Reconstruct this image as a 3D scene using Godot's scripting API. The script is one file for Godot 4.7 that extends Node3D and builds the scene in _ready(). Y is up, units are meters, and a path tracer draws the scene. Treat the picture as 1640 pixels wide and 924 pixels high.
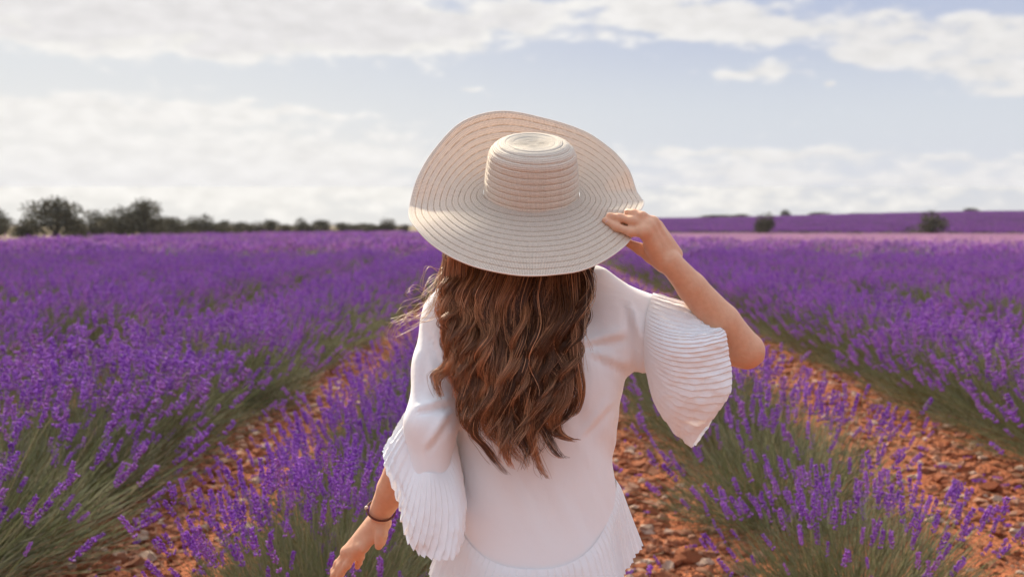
extends Node3D
# A woman in a straw hat and a white blouse, seen from behind, in a field of lavender rows.
# y is up, metres; the rows run along -z; the camera stands at x = 0, z = 0.

const F := 1900.0                    # focal length in pixels of a 1640 x 924 frame
var cam: Camera3D
var rng := RandomNumberGenerator.new()
var M := {}                          # materials by name
var used := {}
const SUN_AZ := -25.0
const SUN_EL := 36.0

# ---------------------------------------------------------------- mesh builder
class MB:
	var v := PackedVector3Array()
	var c := PackedColorArray()
	var uv := PackedVector2Array()
	var ix := PackedInt32Array()

	func vert(p: Vector3, col := Color.WHITE, t := Vector2.ZERO) -> int:
		v.append(p); c.append(col); uv.append(t)
		return v.size() - 1

	func tri(a: int, b: int, d: int) -> void:
		ix.append(a); ix.append(b); ix.append(d)

	func quad(a: int, b: int, d: int, e: int) -> void:   # a bottom left, b bottom right, d top right, e top left, seen from the front
		tri(a, e, d); tri(a, d, b)

	func tube(p: PackedVector3Array, r: PackedFloat32Array, sides: int, col: PackedColorArray, cap := true, ref := Vector3(0.31, 0.2, 0.93)) -> void:
		var n := p.size()
		var first := v.size()
		for i in n:
			var t := (p[mini(i + 1, n - 1)] - p[maxi(i - 1, 0)]).normalized()
			var u := t.cross(ref)
			if u.length_squared() < 1e-4:
				u = t.cross(Vector3(1, 0.1, 0))
			u = u.normalized()
			var w := t.cross(u)
			for j in sides:
				var a := TAU * j / sides
				v.append(p[i] + (u * cos(a) + w * sin(a)) * r[i])
				c.append(col[mini(i, col.size() - 1)])
				uv.append(Vector2(float(j) / sides, float(i) / n))
		for i in n - 1:
			for j in sides:
				var k := (j + 1) % sides
				quad(first + i * sides + j, first + i * sides + k, first + (i + 1) * sides + k, first + (i + 1) * sides + j)
		if cap:
			var a0 := vert(p[0], col[0])
			var a1 := vert(p[n - 1], col[mini(n - 1, col.size() - 1)])
			for j in sides:
				var k := (j + 1) % sides
				tri(a0, first + j, first + k)
				tri(a1, first + (n - 1) * sides + k, first + (n - 1) * sides + j)

	func sheet(nu: int, nv: int, at: Callable, wrap_u := false, flip := false) -> void:   # at(i, j) -> [position, colour, uv]
		var first := v.size()
		for i in nu:
			for j in nv:
				var q: Array = at.call(i, j)
				v.append(q[0]); c.append(q[1]); uv.append(q[2])
		for i in (nu if wrap_u else nu - 1):
			var i2 := (i + 1) % nu
			for j in nv - 1:
				var a := first + i * nv + j
				var b := first + i2 * nv + j
				if flip:
					quad(b, a, a + 1, b + 1)
				else:
					quad(a, b, b + 1, a + 1)

	func seed_shape(p: Vector3, axis: Vector3, l: float, w: float, col: Color) -> void:   # a small eight-sided bud
		var u := axis.cross(Vector3(0.37, 0.21, 0.9)).normalized()
		var s := axis.cross(u)
		var f := v.size()
		var m := p + axis * (l * 0.55)
		for q in [p, m + u * w, m + s * w, m - u * w, m - s * w, p + axis * l]:
			v.append(q); uv.append(Vector2.ZERO)
		for k in 6:
			c.append(col)
		for k in 4:
			var k2 := (k + 1) % 4
			tri(f, f + 1 + k, f + 1 + k2)
			tri(f + 5, f + 1 + k2, f + 1 + k)

	func blade(p: Vector3, dir: Vector3, side: Vector3, l: float, w: float, col: Color, bend: Vector3) -> void:
		var f := v.size()
		var m := p + dir * (l * 0.5) + bend * 0.35
		var e := p + dir * l + bend
		for q in [p - side * (w * 0.35), p + side * (w * 0.35), m - side * (w * 0.5), m + side * (w * 0.5), e]:
			v.append(q); c.append(col); uv.append(Vector2.ZERO)
		tri(f, f + 2, f + 3); tri(f, f + 3, f + 1); tri(f + 2, f + 4, f + 3)

	func add(o: MB, x: Transform3D) -> void:
		var f := v.size()
		v.append_array(x * o.v); c.append_array(o.c); uv.append_array(o.uv)
		for i in o.ix:
			ix.append(f + i)

	func normals() -> PackedVector3Array:
		var n := PackedVector3Array()
		n.resize(v.size())
		for k in range(0, ix.size(), 3):
			var a := ix[k]; var b := ix[k + 1]; var d := ix[k + 2]
			var q := (v[d] - v[a]).cross(v[b] - v[a])
			n[a] += q; n[b] += q; n[d] += q
		for k in n.size():
			n[k] = n[k].normalized() if n[k].length_squared() > 1e-30 else Vector3.UP
		return n

	func outward() -> void:          # closed shapes only: clockwise faces seen from outside
		var vol := 0.0
		for k in range(0, ix.size(), 3):
			vol += v[ix[k]].dot(v[ix[k + 1]].cross(v[ix[k + 2]]))
		if vol > 0.0:
			for k in range(0, ix.size(), 3):
				var t := ix[k + 1]
				ix[k + 1] = ix[k + 2]; ix[k + 2] = t

	func mesh() -> ArrayMesh:
		var a := []
		a.resize(Mesh.ARRAY_MAX)
		a[Mesh.ARRAY_VERTEX] = v
		a[Mesh.ARRAY_NORMAL] = normals()
		a[Mesh.ARRAY_COLOR] = c
		a[Mesh.ARRAY_TEX_UV] = uv
		a[Mesh.ARRAY_INDEX] = ix
		var m := ArrayMesh.new()
		m.add_surface_from_arrays(Mesh.PRIMITIVE_TRIANGLES, a)
		return m

# ---------------------------------------------------------------- a field of tapered capsules, meshed as surface nets
class Field:
	var o: Vector3
	var h: float
	var n: Vector3i
	var k: float
	var s := PackedFloat32Array()

	func _init(lo: Vector3, hi: Vector3, cell: float, blend: float) -> void:
		o = lo; h = cell; k = blend
		n = Vector3i(((hi - lo) / cell).ceil()) + Vector3i.ONE
		s.resize(n.x * n.y * n.z)

	func _range(lo: Vector3, hi: Vector3) -> Array:
		var a := Vector3i(((lo - o) / h).floor()).clamp(Vector3i.ZERO, n - Vector3i.ONE)
		var b := Vector3i(((hi - o) / h).ceil()).clamp(Vector3i.ZERO, n - Vector3i.ONE)
		return [a, b]

	func bone(a: Vector3, ra: float, b: Vector3, rb: float, flat := Vector3.ZERO, squash := 1.0) -> void:
		# flat: a unit direction along which the limb is squash times as thick
		var m := maxf(ra, rb) * maxf(1.0, squash) + 5.0 * k + h
		var w := Vector3.ONE * m
		var r := _range(a.min(b) - w, a.max(b) + w)
		var ab := b - a
		var len2 := maxf(ab.length_squared(), 1e-9)
		var lo: Vector3i = r[0]
		var hi: Vector3i = r[1]
		var flatten := flat != Vector3.ZERO
		for z in range(lo.z, hi.z + 1):
			for y in range(lo.y, hi.y + 1):
				var row := (z * n.y + y) * n.x
				for x in range(lo.x, hi.x + 1):
					var p := o + Vector3(x, y, z) * h - a
					var t := clampf(p.dot(ab) / len2, 0.0, 1.0)
					var q := p - ab * t
					var d: float
					var rr := ra + (rb - ra) * t
					if flatten:
						var f := q.dot(flat)
						q += flat * (f / squash - f)
						d = (q.length() - rr) * (squash if absf(f) > 0.6 * rr and squash < 1.0 else 1.0)
					else:
						d = q.length() - rr
					if d < 5.0 * k:
						s[row + x] += exp(-d / k)

	func carve(a: Vector3, ra: float, b: Vector3, rb: float) -> void:   # a soft hollow
		var w := Vector3.ONE * (maxf(ra, rb) + 2.0 * k)
		var r := _range(a.min(b) - w, a.max(b) + w)
		var ab := b - a
		var len2 := maxf(ab.length_squared(), 1e-9)
		for z in range(r[0].z, r[1].z + 1):
			for y in range(r[0].y, r[1].y + 1):
				for x in range(r[0].x, r[1].x + 1):
					var p := o + Vector3(x, y, z) * h - a
					var t := clampf(p.dot(ab) / len2, 0.0, 1.0)
					var d := (p - ab * t).length() - (ra + (rb - ra) * t)
					s[(z * n.y + y) * n.x + x] /= 1.0 + exp(-d / k)

	func shape(lo: Vector3, hi: Vector3, dist: Callable) -> void:
		var r := _range(lo, hi)
		for z in range(r[0].z, r[1].z + 1):
			for y in range(r[0].y, r[1].y + 1):
				for x in range(r[0].x, r[1].x + 1):
					var d: float = dist.call(o + Vector3(x, y, z) * h)
					if d < 5.0 * k:
						s[(z * n.y + y) * n.x + x] += exp(-d / k)

	func nets(mb: MB, col: Color) -> void:
		var d := PackedFloat32Array()
		d.resize(s.size())
		for i in s.size():
			d[i] = 9.0 if s[i] <= 1e-12 else -k * log(s[i])
		var cell := PackedInt32Array()
		cell.resize(s.size())
		cell.fill(-1)
		var step := [1, n.x, n.x * n.y]
		var out := MB.new()
		for z in n.z - 1:
			for y in n.y - 1:
				var row := (z * n.y + y) * n.x
				for x in n.x - 1:
					var i := row + x
					var e := [d[i], d[i + 1], d[i + n.x], d[i + n.x + 1], d[i + step[2]], d[i + step[2] + 1], d[i + step[2] + n.x], d[i + step[2] + n.x + 1]]
					var inside := 0
					for q in e:
						if q < 0.0:
							inside += 1
					if inside == 0 or inside == 8:
						continue
					var sum := Vector3.ZERO
					var cnt := 0
					for a in 8:
						for bit in [1, 2, 4]:
							if a & bit:
								continue
							var b: int = a | bit
							if (e[a] < 0.0) != (e[b] < 0.0):
								var t: float = e[a] / (e[a] - e[b]) if absf(e[b]) < 5.0 and absf(e[a]) < 5.0 else 0.5
								var pa := Vector3(a & 1, (a >> 1) & 1, a >> 2)
								var pb := Vector3(b & 1, (b >> 1) & 1, b >> 2)
								sum += pa.lerp(pb, t)
								cnt += 1
					cell[i] = out.vert(o + (Vector3(x, y, z) + sum / cnt) * h, col)
		for z in range(1, n.z - 1):
			for y in range(1, n.y - 1):
				for x in range(1, n.x - 1):
					var i := (z * n.y + y) * n.x + x
					var here := d[i] < 0.0
					for ax in 3:
						if here == (d[i + step[ax]] < 0.0):
							continue
						var u: int = step[(ax + 1) % 3]
						var w: int = step[(ax + 2) % 3]
						var q := [cell[i], cell[i - u], cell[i - u - w], cell[i - w]]
						if q.min() < 0:
							continue
						if here:
							out.tri(q[0], q[2], q[1]); out.tri(q[0], q[3], q[2])
						else:
							out.tri(q[0], q[1], q[2]); out.tri(q[0], q[2], q[3])
		out.outward()
		mb.add(out, Transform3D())

# ---------------------------------------------------------------- small helpers
func numbered(called: String) -> String:
	if not used.has(called):
		used[called] = 0
		return called
	used[called] += 1
	return "%s_%03d" % [called, used[called]]

func thing(called: String, label: String, category: String, where := Vector3.ZERO, group := "") -> Node3D:
	var o := Node3D.new()
	o.name = numbered(called)
	add_child(o)
	o.position = where
	tag(o, label, category, group)
	return o

func tag(o: Node, label: String, category: String, group := "") -> void:
	o.set_meta("label", label)
	o.set_meta("category", category)
	if group:
		o.set_meta("group", group)

func part(called: String, m: Mesh, mat: Material, parent: Node, kind := "", where := Transform3D()) -> MeshInstance3D:
	var o := MeshInstance3D.new()
	o.name = numbered(called) if parent == self else called
	o.mesh = m
	o.material_override = mat
	o.transform = where
	parent.add_child(o, true)
	if kind:
		o.set_meta("kind", kind)
	return o

func many(called: String, m: Mesh, mat: Material, xs: Array, cols: PackedColorArray, parent: Node) -> MultiMeshInstance3D:
	var mm := MultiMesh.new()
	mm.transform_format = MultiMesh.TRANSFORM_3D
	mm.use_colors = true
	mm.mesh = m
	mm.instance_count = xs.size()
	for i in xs.size():
		mm.set_instance_transform(i, xs[i])
		mm.set_instance_color(i, cols[i])
	var o := MultiMeshInstance3D.new()
	o.name = numbered(called) if parent == self else called
	o.multimesh = mm
	o.material_override = mat
	o.set_meta("kind", "stuff")
	parent.add_child(o, true)
	return o

func at(px: float, py: float, d: float) -> Vector3:   # the place at depth d that lies in that direction from where the photographer stood
	return cam.transform * Vector3((px - 820.0) / F * d, -(py - 462.0) / F * d, -d)

func rf(a: float, b: float) -> float:
	return rng.randf_range(a, b)

func ramp(xs: Array, ys: Array, x: float) -> float:   # smooth interpolation in a table
	if x <= xs[0]:
		return ys[0]
	for i in range(1, xs.size()):
		if x < xs[i]:
			var t: float = (x - xs[i - 1]) / (xs[i] - xs[i - 1])
			var p0: float = ys[maxi(i - 2, 0)]
			var p3: float = ys[mini(i + 1, ys.size() - 1)]
			return cubic_interpolate(ys[i - 1], ys[i], p0, p3, t)
	return ys[-1]

func curve3(p: Array, t: float, closed := false) -> Vector3:   # Catmull-Rom through the points, t from 0 to 1
	var n := p.size()
	var f := t * (n if closed else n - 1)
	var i := int(floor(f))
	if not closed:
		i = clampi(i, 0, n - 2)
	var w := f - i
	var g := func(k): return p[posmod(k, n)] if closed else p[clampi(k, 0, n - 1)]
	return g.call(i).cubic_interpolate(g.call(i + 1), g.call(i - 1), g.call(i + 2), w)

func noise(sd: int, freq: float, oct := 4) -> FastNoiseLite:
	var n := FastNoiseLite.new()
	n.seed = sd
	n.noise_type = FastNoiseLite.TYPE_SIMPLEX_SMOOTH
	n.frequency = freq
	n.fractal_octaves = oct
	return n

func noise_tex(sd: int, freq: float, size := 512, lo := Color.BLACK, hi := Color.WHITE, as_normal := false, strength := 4.0) -> NoiseTexture2D:
	var t := NoiseTexture2D.new()
	t.width = size; t.height = size
	t.seamless = true
	t.noise = noise(sd, freq, 5)
	if as_normal:
		t.as_normal_map = true
		t.bump_strength = strength
	else:
		var g := Gradient.new()
		g.set_color(0, lo); g.set_color(1, hi)
		t.color_ramp = g
	return t

func material(called: String, col: Color, rough: float, vertex := false, spec := 0.5) -> StandardMaterial3D:   # col: real-world base colour, linear
	var m := StandardMaterial3D.new()
	m.resource_name = called
	m.albedo_color = col.linear_to_srgb()
	m.roughness = rough
	m.metallic_specular = spec
	m.vertex_color_use_as_albedo = vertex
	m.cull_mode = BaseMaterial3D.CULL_DISABLED
	M[called] = m
	return m

func glow_through(m: StandardMaterial3D, c: Color) -> void:   # thin things that light passes through
	m.backlight_enabled = true
	m.backlight = c

func _ready() -> void:
	# camera
	cam = Camera3D.new()
	cam.name = "camera"
	cam.position = Vector3(0, 1.5, 0)
	cam.rotation = Vector3(deg_to_rad(-3.05), deg_to_rad(0.6), 0)
	cam.near = 0.05
	cam.far = 20000.0
	var lens := CameraAttributesPhysical.new()
	lens.frustum_focal_length = 49.35
	lens.frustum_focus_distance = 2.25
	lens.exposure_aperture = 6.0
	cam.attributes = lens
	cam.fov = rad_to_deg(2.0 * atan(462.0 / F))
	add_child(cam)
	cam.current = true
	# sky, exposure
	var env := Environment.new()
	env.background_mode = Environment.BG_SKY
	env.sky = Sky.new()
	var pano := PanoramaSkyMaterial.new()
	pano.panorama = ImageTexture.create_from_image(sky_image())
	env.sky.sky_material = pano
	env.tonemap_mode = Environment.TONE_MAPPER_LINEAR
	env.tonemap_exposure = 1.55
	env.fog_enabled = true
	env.fog_mode = Environment.FOG_MODE_EXPONENTIAL
	env.fog_density = 0.00012
	env.fog_light_color = Color(0.86, 0.89, 0.95)
	env.sdfgi_enabled = true
	env.ssao_enabled = true
	env.ssil_enabled = true
	var we := WorldEnvironment.new()
	we.name = "world_environment"
	we.environment = env
	add_child(we)
	# the sun, veiled by thin cloud, ahead of the woman and to her left
	var sun := DirectionalLight3D.new()
	sun.name = "sun"
	sun.light_energy = 1.6
	sun.light_color = Color(1.0, 0.93, 0.83)
	sun.light_angular_distance = 3.0
	sun.shadow_enabled = true
	var az := deg_to_rad(SUN_AZ)
	var el := deg_to_rad(SUN_EL)
	var from := Vector3(sin(az) * cos(el), sin(el), -cos(az) * cos(el))
	add_child(sun)
	sun.look_at_from_position(from * 50.0, Vector3.ZERO)

	rng.seed = 11
	materials()
	ground()
	far_country()
	lavender()
	stones()
	litter()
	trees()
	hat()
	woman()
	bracelet()

# ---------------------------------------------------------------- sky: air and clouds only
var _n1: FastNoiseLite
var _n2: FastNoiseLite

# clouds in view: azimuth and elevation of the middle in degrees, half sizes, weight
var CLOUDS := [
	[-12.5, 9.9, 9.5, 1.75, 1.15], [-20.0, 10.6, 9.0, 1.5, 0.9], [-22.5, 8.7, 6.0, 1.3, 0.7], [-6.0, 9.2, 4.5, 1.1, 0.9], [-14.5, 8.0, 7.0, 0.55, 0.55], [0.2, 10.0, 2.4, 0.75, 0.8], [-2.5, 8.4, 1.4, 0.5, 0.5],
	[6.0, 10.0, 3.2, 1.0, 1.0], [9.5, 9.3, 4.2, 0.95, 1.0], [16.5, 8.9, 6.0, 0.62, 0.85], [22.5, 8.0, 6.0, 0.75, 0.9], [7.5, 10.95, 5.0, 0.28, 0.6], [22.0, 10.7, 6.0, 0.3, 0.55],
	[11.0, 7.2, 2.4, 0.5, 0.9], [16.6, 7.7, 1.7, 0.42, 0.85], [21.3, 6.9, 3.6, 0.5, 0.9], [14.3, 6.5, 0.55, 0.3, 0.85], [22.9, 6.0, 2.8, 0.42, 0.9], [-3.0, 6.65, 0.75, 0.3, 0.95],
	[7.5, 3.5, 3.5, 0.42, 0.85], [13.0, 3.4, 3.6, 0.42, 0.8], [20.0, 3.1, 5.0, 0.4, 0.62], [10.0, 2.3, 8.0, 0.7, 0.7], [21.0, 2.1, 7.0, 0.6, 0.62], [15.0, 1.0, 14.0, 0.7, 0.6],
	[-21.0, 5.2, 9.0, 0.75, 0.9], [-11.5, 5.3, 5.0, 0.35, 0.55], [-20.0, 3.0, 12.0, 1.9, 1.0], [-9.0, 3.2, 7.0, 1.2, 0.62], [-12.0, 1.4, 14.0, 0.9, 0.6],
]

func sky_at(az: float, el: float) -> Color:
	var e := maxf(el, 0.0)
	var left := smoothstep(14.0, -24.0, absf(az + 50.0) - 50.0)       # towards the sun the air is bright with haze
	var low := exp(-e / 3.2)
	var c := Color(0.43, 0.50, 0.69).lerp(Color(0.72, 0.745, 0.77), left * 0.95)
	c = c.lerp(Color(0.63, 0.69, 0.755), 0.85 * exp(-pow((e - 4.8) / 3.4, 2.0)))
	c = c.lerp(Color(0.76, 0.755, 0.75), low)
	c = c.lerp(Color(0.86, 0.845, 0.80), left * 0.85 * exp(-pow((e - 3.0) / 3.6, 2.0)))
	var warp := Vector2(_n2.get_noise_2d(az * 1.2 + 940.0, e * 3.2 + 10.0), _n2.get_noise_2d(az * 1.2 + 500.0, e * 3.2 + 90.0))
	var a := az + warp.x * 1.6
	var ee := e + warp.y * 0.55
	var n := _n1.get_noise_2d(az * 1.3 + 600.0, e * 3.6 + 20.0)
	var fine := _n1.get_noise_2d(az * 4.5 + 1300.0, e * 11.0 + 20.0)
	var sum := 0.0
	if absf(az) < 60.0 and el < 22.0:
		for b in CLOUDS:
			var x: float = (a - b[0]) / b[2]
			var y: float = (ee - b[1]) / b[3]
			var q: float = x * x + y * y
			if q < 6.0:
				sum += b[4] * exp(-q)
	var beyond := smoothstep(26.0, 40.0, absf(az)) if el < 9.0 else maxf(smoothstep(26.0, 40.0, absf(az)), smoothstep(10.5, 14.0, el))
	if beyond > 0.0:
		var dir := Vector3(sin(deg_to_rad(az)), 0.0, -cos(deg_to_rad(az))) * cos(deg_to_rad(el)) + Vector3(0, sin(deg_to_rad(el)), 0)
		var pl := Vector2(dir.x, dir.z) / (dir.y + 0.12)
		var wide := 0.5 + 0.95 * _n1.get_noise_2d(pl.x * 10.0 + 500.0, pl.y * 10.0 + 500.0)
		sum = lerpf(sum, maxf(sum, wide), beyond)
	var cover := smoothstep(0.25, 0.86, sum + n * 0.34 + fine * 0.42)
	var lit := Color(0.875, 0.86, 0.83).lerp(Color(0.76, 0.75, 0.745), smoothstep(2.0, 18.0, az) * 0.55)
	# thick parts are greyer in the middle than at their sunlit rims
	var thick := smoothstep(0.62, 1.15, sum + 0.8 * _n1.get_noise_2d(az * 2.2 + 777.0, e * 5.0 + 20.0) + 0.45 * fine) * smoothstep(5.0, 8.5, e) * lerpf(1.0, 0.3, smoothstep(-2.0, 5.0, az))
	lit = lit.lerp(Color(0.60, 0.585, 0.63), thick * 0.42)
	lit = lit * (1.0 + 0.14 * fine)
	c = c.lerp(lit, cover * 0.94)
	# the sun's own glow through thin cloud
	var sd := Vector3(sin(deg_to_rad(SUN_AZ)) * cos(deg_to_rad(SUN_EL)), sin(deg_to_rad(SUN_EL)), -cos(deg_to_rad(SUN_AZ)) * cos(deg_to_rad(SUN_EL)))
	var v := Vector3(sin(deg_to_rad(az)) * cos(deg_to_rad(el)), sin(deg_to_rad(el)), -cos(deg_to_rad(az)) * cos(deg_to_rad(el)))
	var ang := rad_to_deg(acos(clampf(v.dot(sd), -1.0, 1.0)))
	var g := 0.62 * exp(-ang / 8.0)
	c = c * (1.0 + 0.8 * smoothstep(11.0, 70.0, el))               # like any clouded sky, brighter overhead than low down
	return Color(c.r * 0.675 + g, c.g * 0.668 + g * 0.96, c.b * 0.66 + g * 0.88)

func sky_image() -> Image:
	_n1 = noise(3, 0.11, 5)
	_n2 = noise(8, 0.16, 3)
	var w := 1024
	var im := Image.create(w, w / 2, false, Image.FORMAT_RGBF)
	for y in w / 2:
		var el := 90.0 - (y + 0.5) * 360.0 / w
		if el < -3.0:
			im.fill_rect(Rect2i(0, y, w, w / 2 - y), Color(0.24, 0.2, 0.2))
			break
		for x in w:
			im.set_pixel(x, y, sky_at(wrapf((x + 0.5) * 360.0 / w, -180.0, 180.0), el))   # column 0 looks along -z
	im.resize(4096, 2048, Image.INTERPOLATE_CUBIC)
	var k := 360.0 / 4096.0
	for y in range(int(72.0 / k), int(91.5 / k)):
		for x in range(-int(38.0 / k), int(38.0 / k)):
			im.set_pixel(posmod(x, 4096), y, sky_at((x + 0.5) * k, 90.0 - (y + 0.5) * k))
	return im

# ---------------------------------------------------------------- materials
func materials() -> void:
	var soil := material("red_soil", Color(1, 1, 1), 0.95, true, 0.2)
	soil.albedo_texture = noise_tex(5, 0.02, 512, Color(0.82, 0.76, 0.72), Color(1, 1, 1))
	soil.uv1_triplanar = true
	soil.uv1_world_triplanar = true
	soil.uv1_scale = Vector3(1.7, 1.7, 1.7)
	soil.heightmap_enabled = true
	soil.heightmap_texture = noise_tex(6, 0.03, 512)
	soil.heightmap_scale = 5.0
	var far := material("field_soil", Color(1, 1, 1), 0.95, true, 0.2)
	far.albedo_texture = noise_tex(15, 0.012, 512, Color(0.7, 0.7, 0.7), Color(1, 1, 1))
	far.uv1_triplanar = true
	far.uv1_world_triplanar = true
	far.uv1_scale = Vector3(0.11, 0.11, 0.11)
	var st := material("stone", Color(1, 1, 1), 0.9, true, 0.25)
	st.albedo_texture = noise_tex(9, 0.03, 256, Color(0.86, 0.80, 0.76), Color(1, 1, 1))
	st.uv1_triplanar = true
	st.uv1_scale = Vector3(9, 9, 9)
	st.heightmap_enabled = true
	st.heightmap_texture = noise_tex(10, 0.05, 256)
	st.heightmap_scale = 0.5
	glow_through(material("stem", Color(1, 1, 1), 0.75, true, 0.25), Color(0.25, 0.28, 0.12))
	var fl := material("flower", Color(1, 1, 1), 0.8, true, 0.2)
	glow_through(fl, Color(0.35, 0.2, 0.45))
	glow_through(material("leaf", Color(1, 1, 1), 0.8, true, 0.2), Color(0.12, 0.14, 0.05))
	material("bark", Color(0.07, 0.055, 0.045), 0.95)
	material("mountain", Color(0.20, 0.20, 0.16), 1.0, false, 0.0)

# ---------------------------------------------------------------- ground
const PITCH := 2.37
const ROW0 := -0.83                   # the middle of the row that she walks beside
var _g1: FastNoiseLite
var _g2: FastNoiseLite

func hill(x: float, z: float) -> float:      # the land that rises gently ahead and to the right, z metres ahead
	if z < 60.0:
		return 0.0
	var s := x / z
	var up := smoothstep(150.0, 480.0, z) * (1.0 - 0.55 * smoothstep(520.0, 900.0, z))
	return up * lerpf(0.0, lerpf(3.6, 6.3, smoothstep(0.1, 0.42, s)), smoothstep(-0.06, 0.1, s)) * (1.0 - 0.0)

func furrow(x: float) -> float:              # 1 in the middle of a row, 0 in the middle of a path
	return 0.5 + 0.5 * cos((x - ROW0) / PITCH * TAU)

func soil_height(x: float, z: float) -> float:
	return 0.05 * smoothstep(0.2, 0.8, furrow(x)) + 0.028 * _g1.get_noise_2d(x, z) + 0.016 * _g2.get_noise_2d(x, z)

func field_end(s: float) -> float:           # how far the near field reaches in that direction (s = x / z)
	return ramp([-0.6, -0.44, -0.28, -0.1, 0.1, 0.24, 0.42, 0.6], [52.0, 66.0, 105.0, 140.0, 82.0, 62.0, 54.0, 48.0], s)

func pale_end(s: float) -> float:            # where the pale band behind it ends
	return ramp([-0.16, -0.1, 0.1, 0.42, 0.7], [150.0, 170.0, 165.0, 150.0, 140.0], s)

func ground() -> void:
	_g1 = noise(21, 1.3, 4)
	_g2 = noise(22, 7.0, 3)
	# the soil of the rows and paths round the camera
	var mb := MB.new()
	var nx := 250
	var nz := 270
	var tone := noise(23, 0.9, 4)
	var f := func(i, j):
		var x: float = -12.5 + 0.1 * i
		var z: float = 2.0 - 0.1 * j
		var edge := minf(minf(x + 12.5, 12.4 - x), minf(2.0 - z, z + 24.9))
		var y: float = soil_height(x, z) - 0.07 * (1.0 - smoothstep(0.0, 1.0, edge))
		var t: float = 0.5 + 0.5 * tone.get_noise_2d(x, z)
		return [Vector3(x, y, z), Color(0.40, 0.135, 0.06).lerp(Color(0.54, 0.22, 0.115), t), Vector2(x, z)]
	mb.sheet(nx, nz, f, false, false)
	part("dirt_path", mb.mesh(), M.red_soil, self, "structure")
	# the land out to the horizon
	var far := MB.new()
	var rad: Array = [0.0, 4.0, 10.0, 18.0, 26.0, 34.0, 44.0, 54.0, 66.0, 80.0, 95.0, 110.0, 125.0, 140.0, 155.0, 170.0, 190.0, 215.0, 245.0, 280.0, 320.0, 365.0, 410.0, 460.0, 500.0, 560.0, 650.0, 800.0, 1000.0, 1400.0, 2200.0, 4000.0, 9000.0]
	var na := 240
	var patch := noise(24, 0.02, 3)
	var g := func(i, j):
		var a: float = TAU * i / na
		var x: float = sin(a) * rad[j]
		var z: float = cos(a) * rad[j]
		var s: float = x / maxf(z, 0.01)
		var y: float = -0.045
		if z > 0.0:
			y += hill(x, z)
		var col := Color(0.32, 0.14, 0.08)
		var n: float = 0.5 + 0.5 * patch.get_noise_2d(x, z)
		if z > 20.0 and z > field_end(s):
			if s > -0.14 and z < pale_end(s):
				col = Color(0.36, 0.23, 0.22)
			elif s > 0.02 and z < 520.0:
				col = Color(0.24, 0.13, 0.12)
			else:
				col = Color(0.36, 0.27, 0.17).lerp(Color(0.28, 0.25, 0.14), n)
		return [Vector3(x, y, -z), col, Vector2(x, z)]
	far.sheet(na, rad.size(), g, true, false)
	part("ground", far.mesh(), M.field_soil, self, "structure")

func far_country() -> void:
	# low blue mountains on the horizon
	var n := noise(31, 0.9, 4)
	var mb := MB.new()
	var f := func(i, j):
		var a := deg_to_rad(-75.0 + 0.5 * i)
		var h: float = (95.0 + 75.0 * n.get_noise_1d(a * 6.0)) * smoothstep(-1.4, -0.5, -absf(a + 0.28) - 0.1) * [0.0, 0.5, 0.85, 1.0, 0.6, 0.0][j]
		var d: float = [8000.0, 8300.0, 8600.0, 9000.0, 9500.0, 10000.0][j] + 260.0 * n.get_noise_2d(a * 9.0, j * 3.0)
		return [Vector3(sin(a) * d, h - 4.0, -cos(a) * d), Color.WHITE, Vector2(i, j)]
	mb.sheet(301, 6, f, false, false)
	part("distant_hills", mb.mesh(), M.mountain, self, "structure")

# ---------------------------------------------------------------- lavender
const VIOLET := Color(0.255, 0.07, 0.48)
const LILAC := Color(0.43, 0.19, 0.66)

func spike_mesh(mb: MB, x: Transform3D, lod: int, tint: Color) -> void:   # one flower spike, 6 cm along its own y
	if lod == 2:
		var p := x.origin
		var ax := x.basis.y.normalized()
		var s := x.basis.get_scale().y
		mb.seed_shape(p, ax, 0.05 * s, 0.010 * s, tint)
		mb.seed_shape(p + ax * 0.028 * s, ax, 0.045 * s, 0.008 * s, Color(tint.r * 1.25, tint.g * 1.3, tint.b * 1.15))
		return
	var whorls := 7 if lod == 0 else 5
	var each := 6 if lod == 0 else 4
	for w in whorls:
		var y := 0.062 * w / whorls + (0.004 if w > 0 else -0.006)
		var fat := 0.0066 * (1.0 - 0.5 * pow(float(w) / whorls, 2.0))
		for k in each:
			var a := TAU * (k + 0.5 * (w % 2)) / each + rf(-0.3, 0.3)
			var dir := Vector3(cos(a), 0, sin(a))
			var axis := (dir * rf(0.6, 0.95) + Vector3.UP).normalized()
			var shade := rf(0.0, 1.0)
			var col := tint.lerp(LILAC, shade * shade * 0.8)
			if rng.randf() < 0.07:
				col = Color(0.30, 0.22, 0.32)
			var l := rf(0.0085, 0.0125) * (1.0 if lod == 0 else 1.25)
			mb.seed_shape(x * (Vector3(0, y + rf(-0.0045, 0.0045), 0) + dir * fat * rf(0.2, 0.6)), (x.basis * axis).normalized(), l * x.basis.get_scale().y, l * (0.27 if lod == 0 else 0.34) * x.basis.get_scale().y, col)

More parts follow.
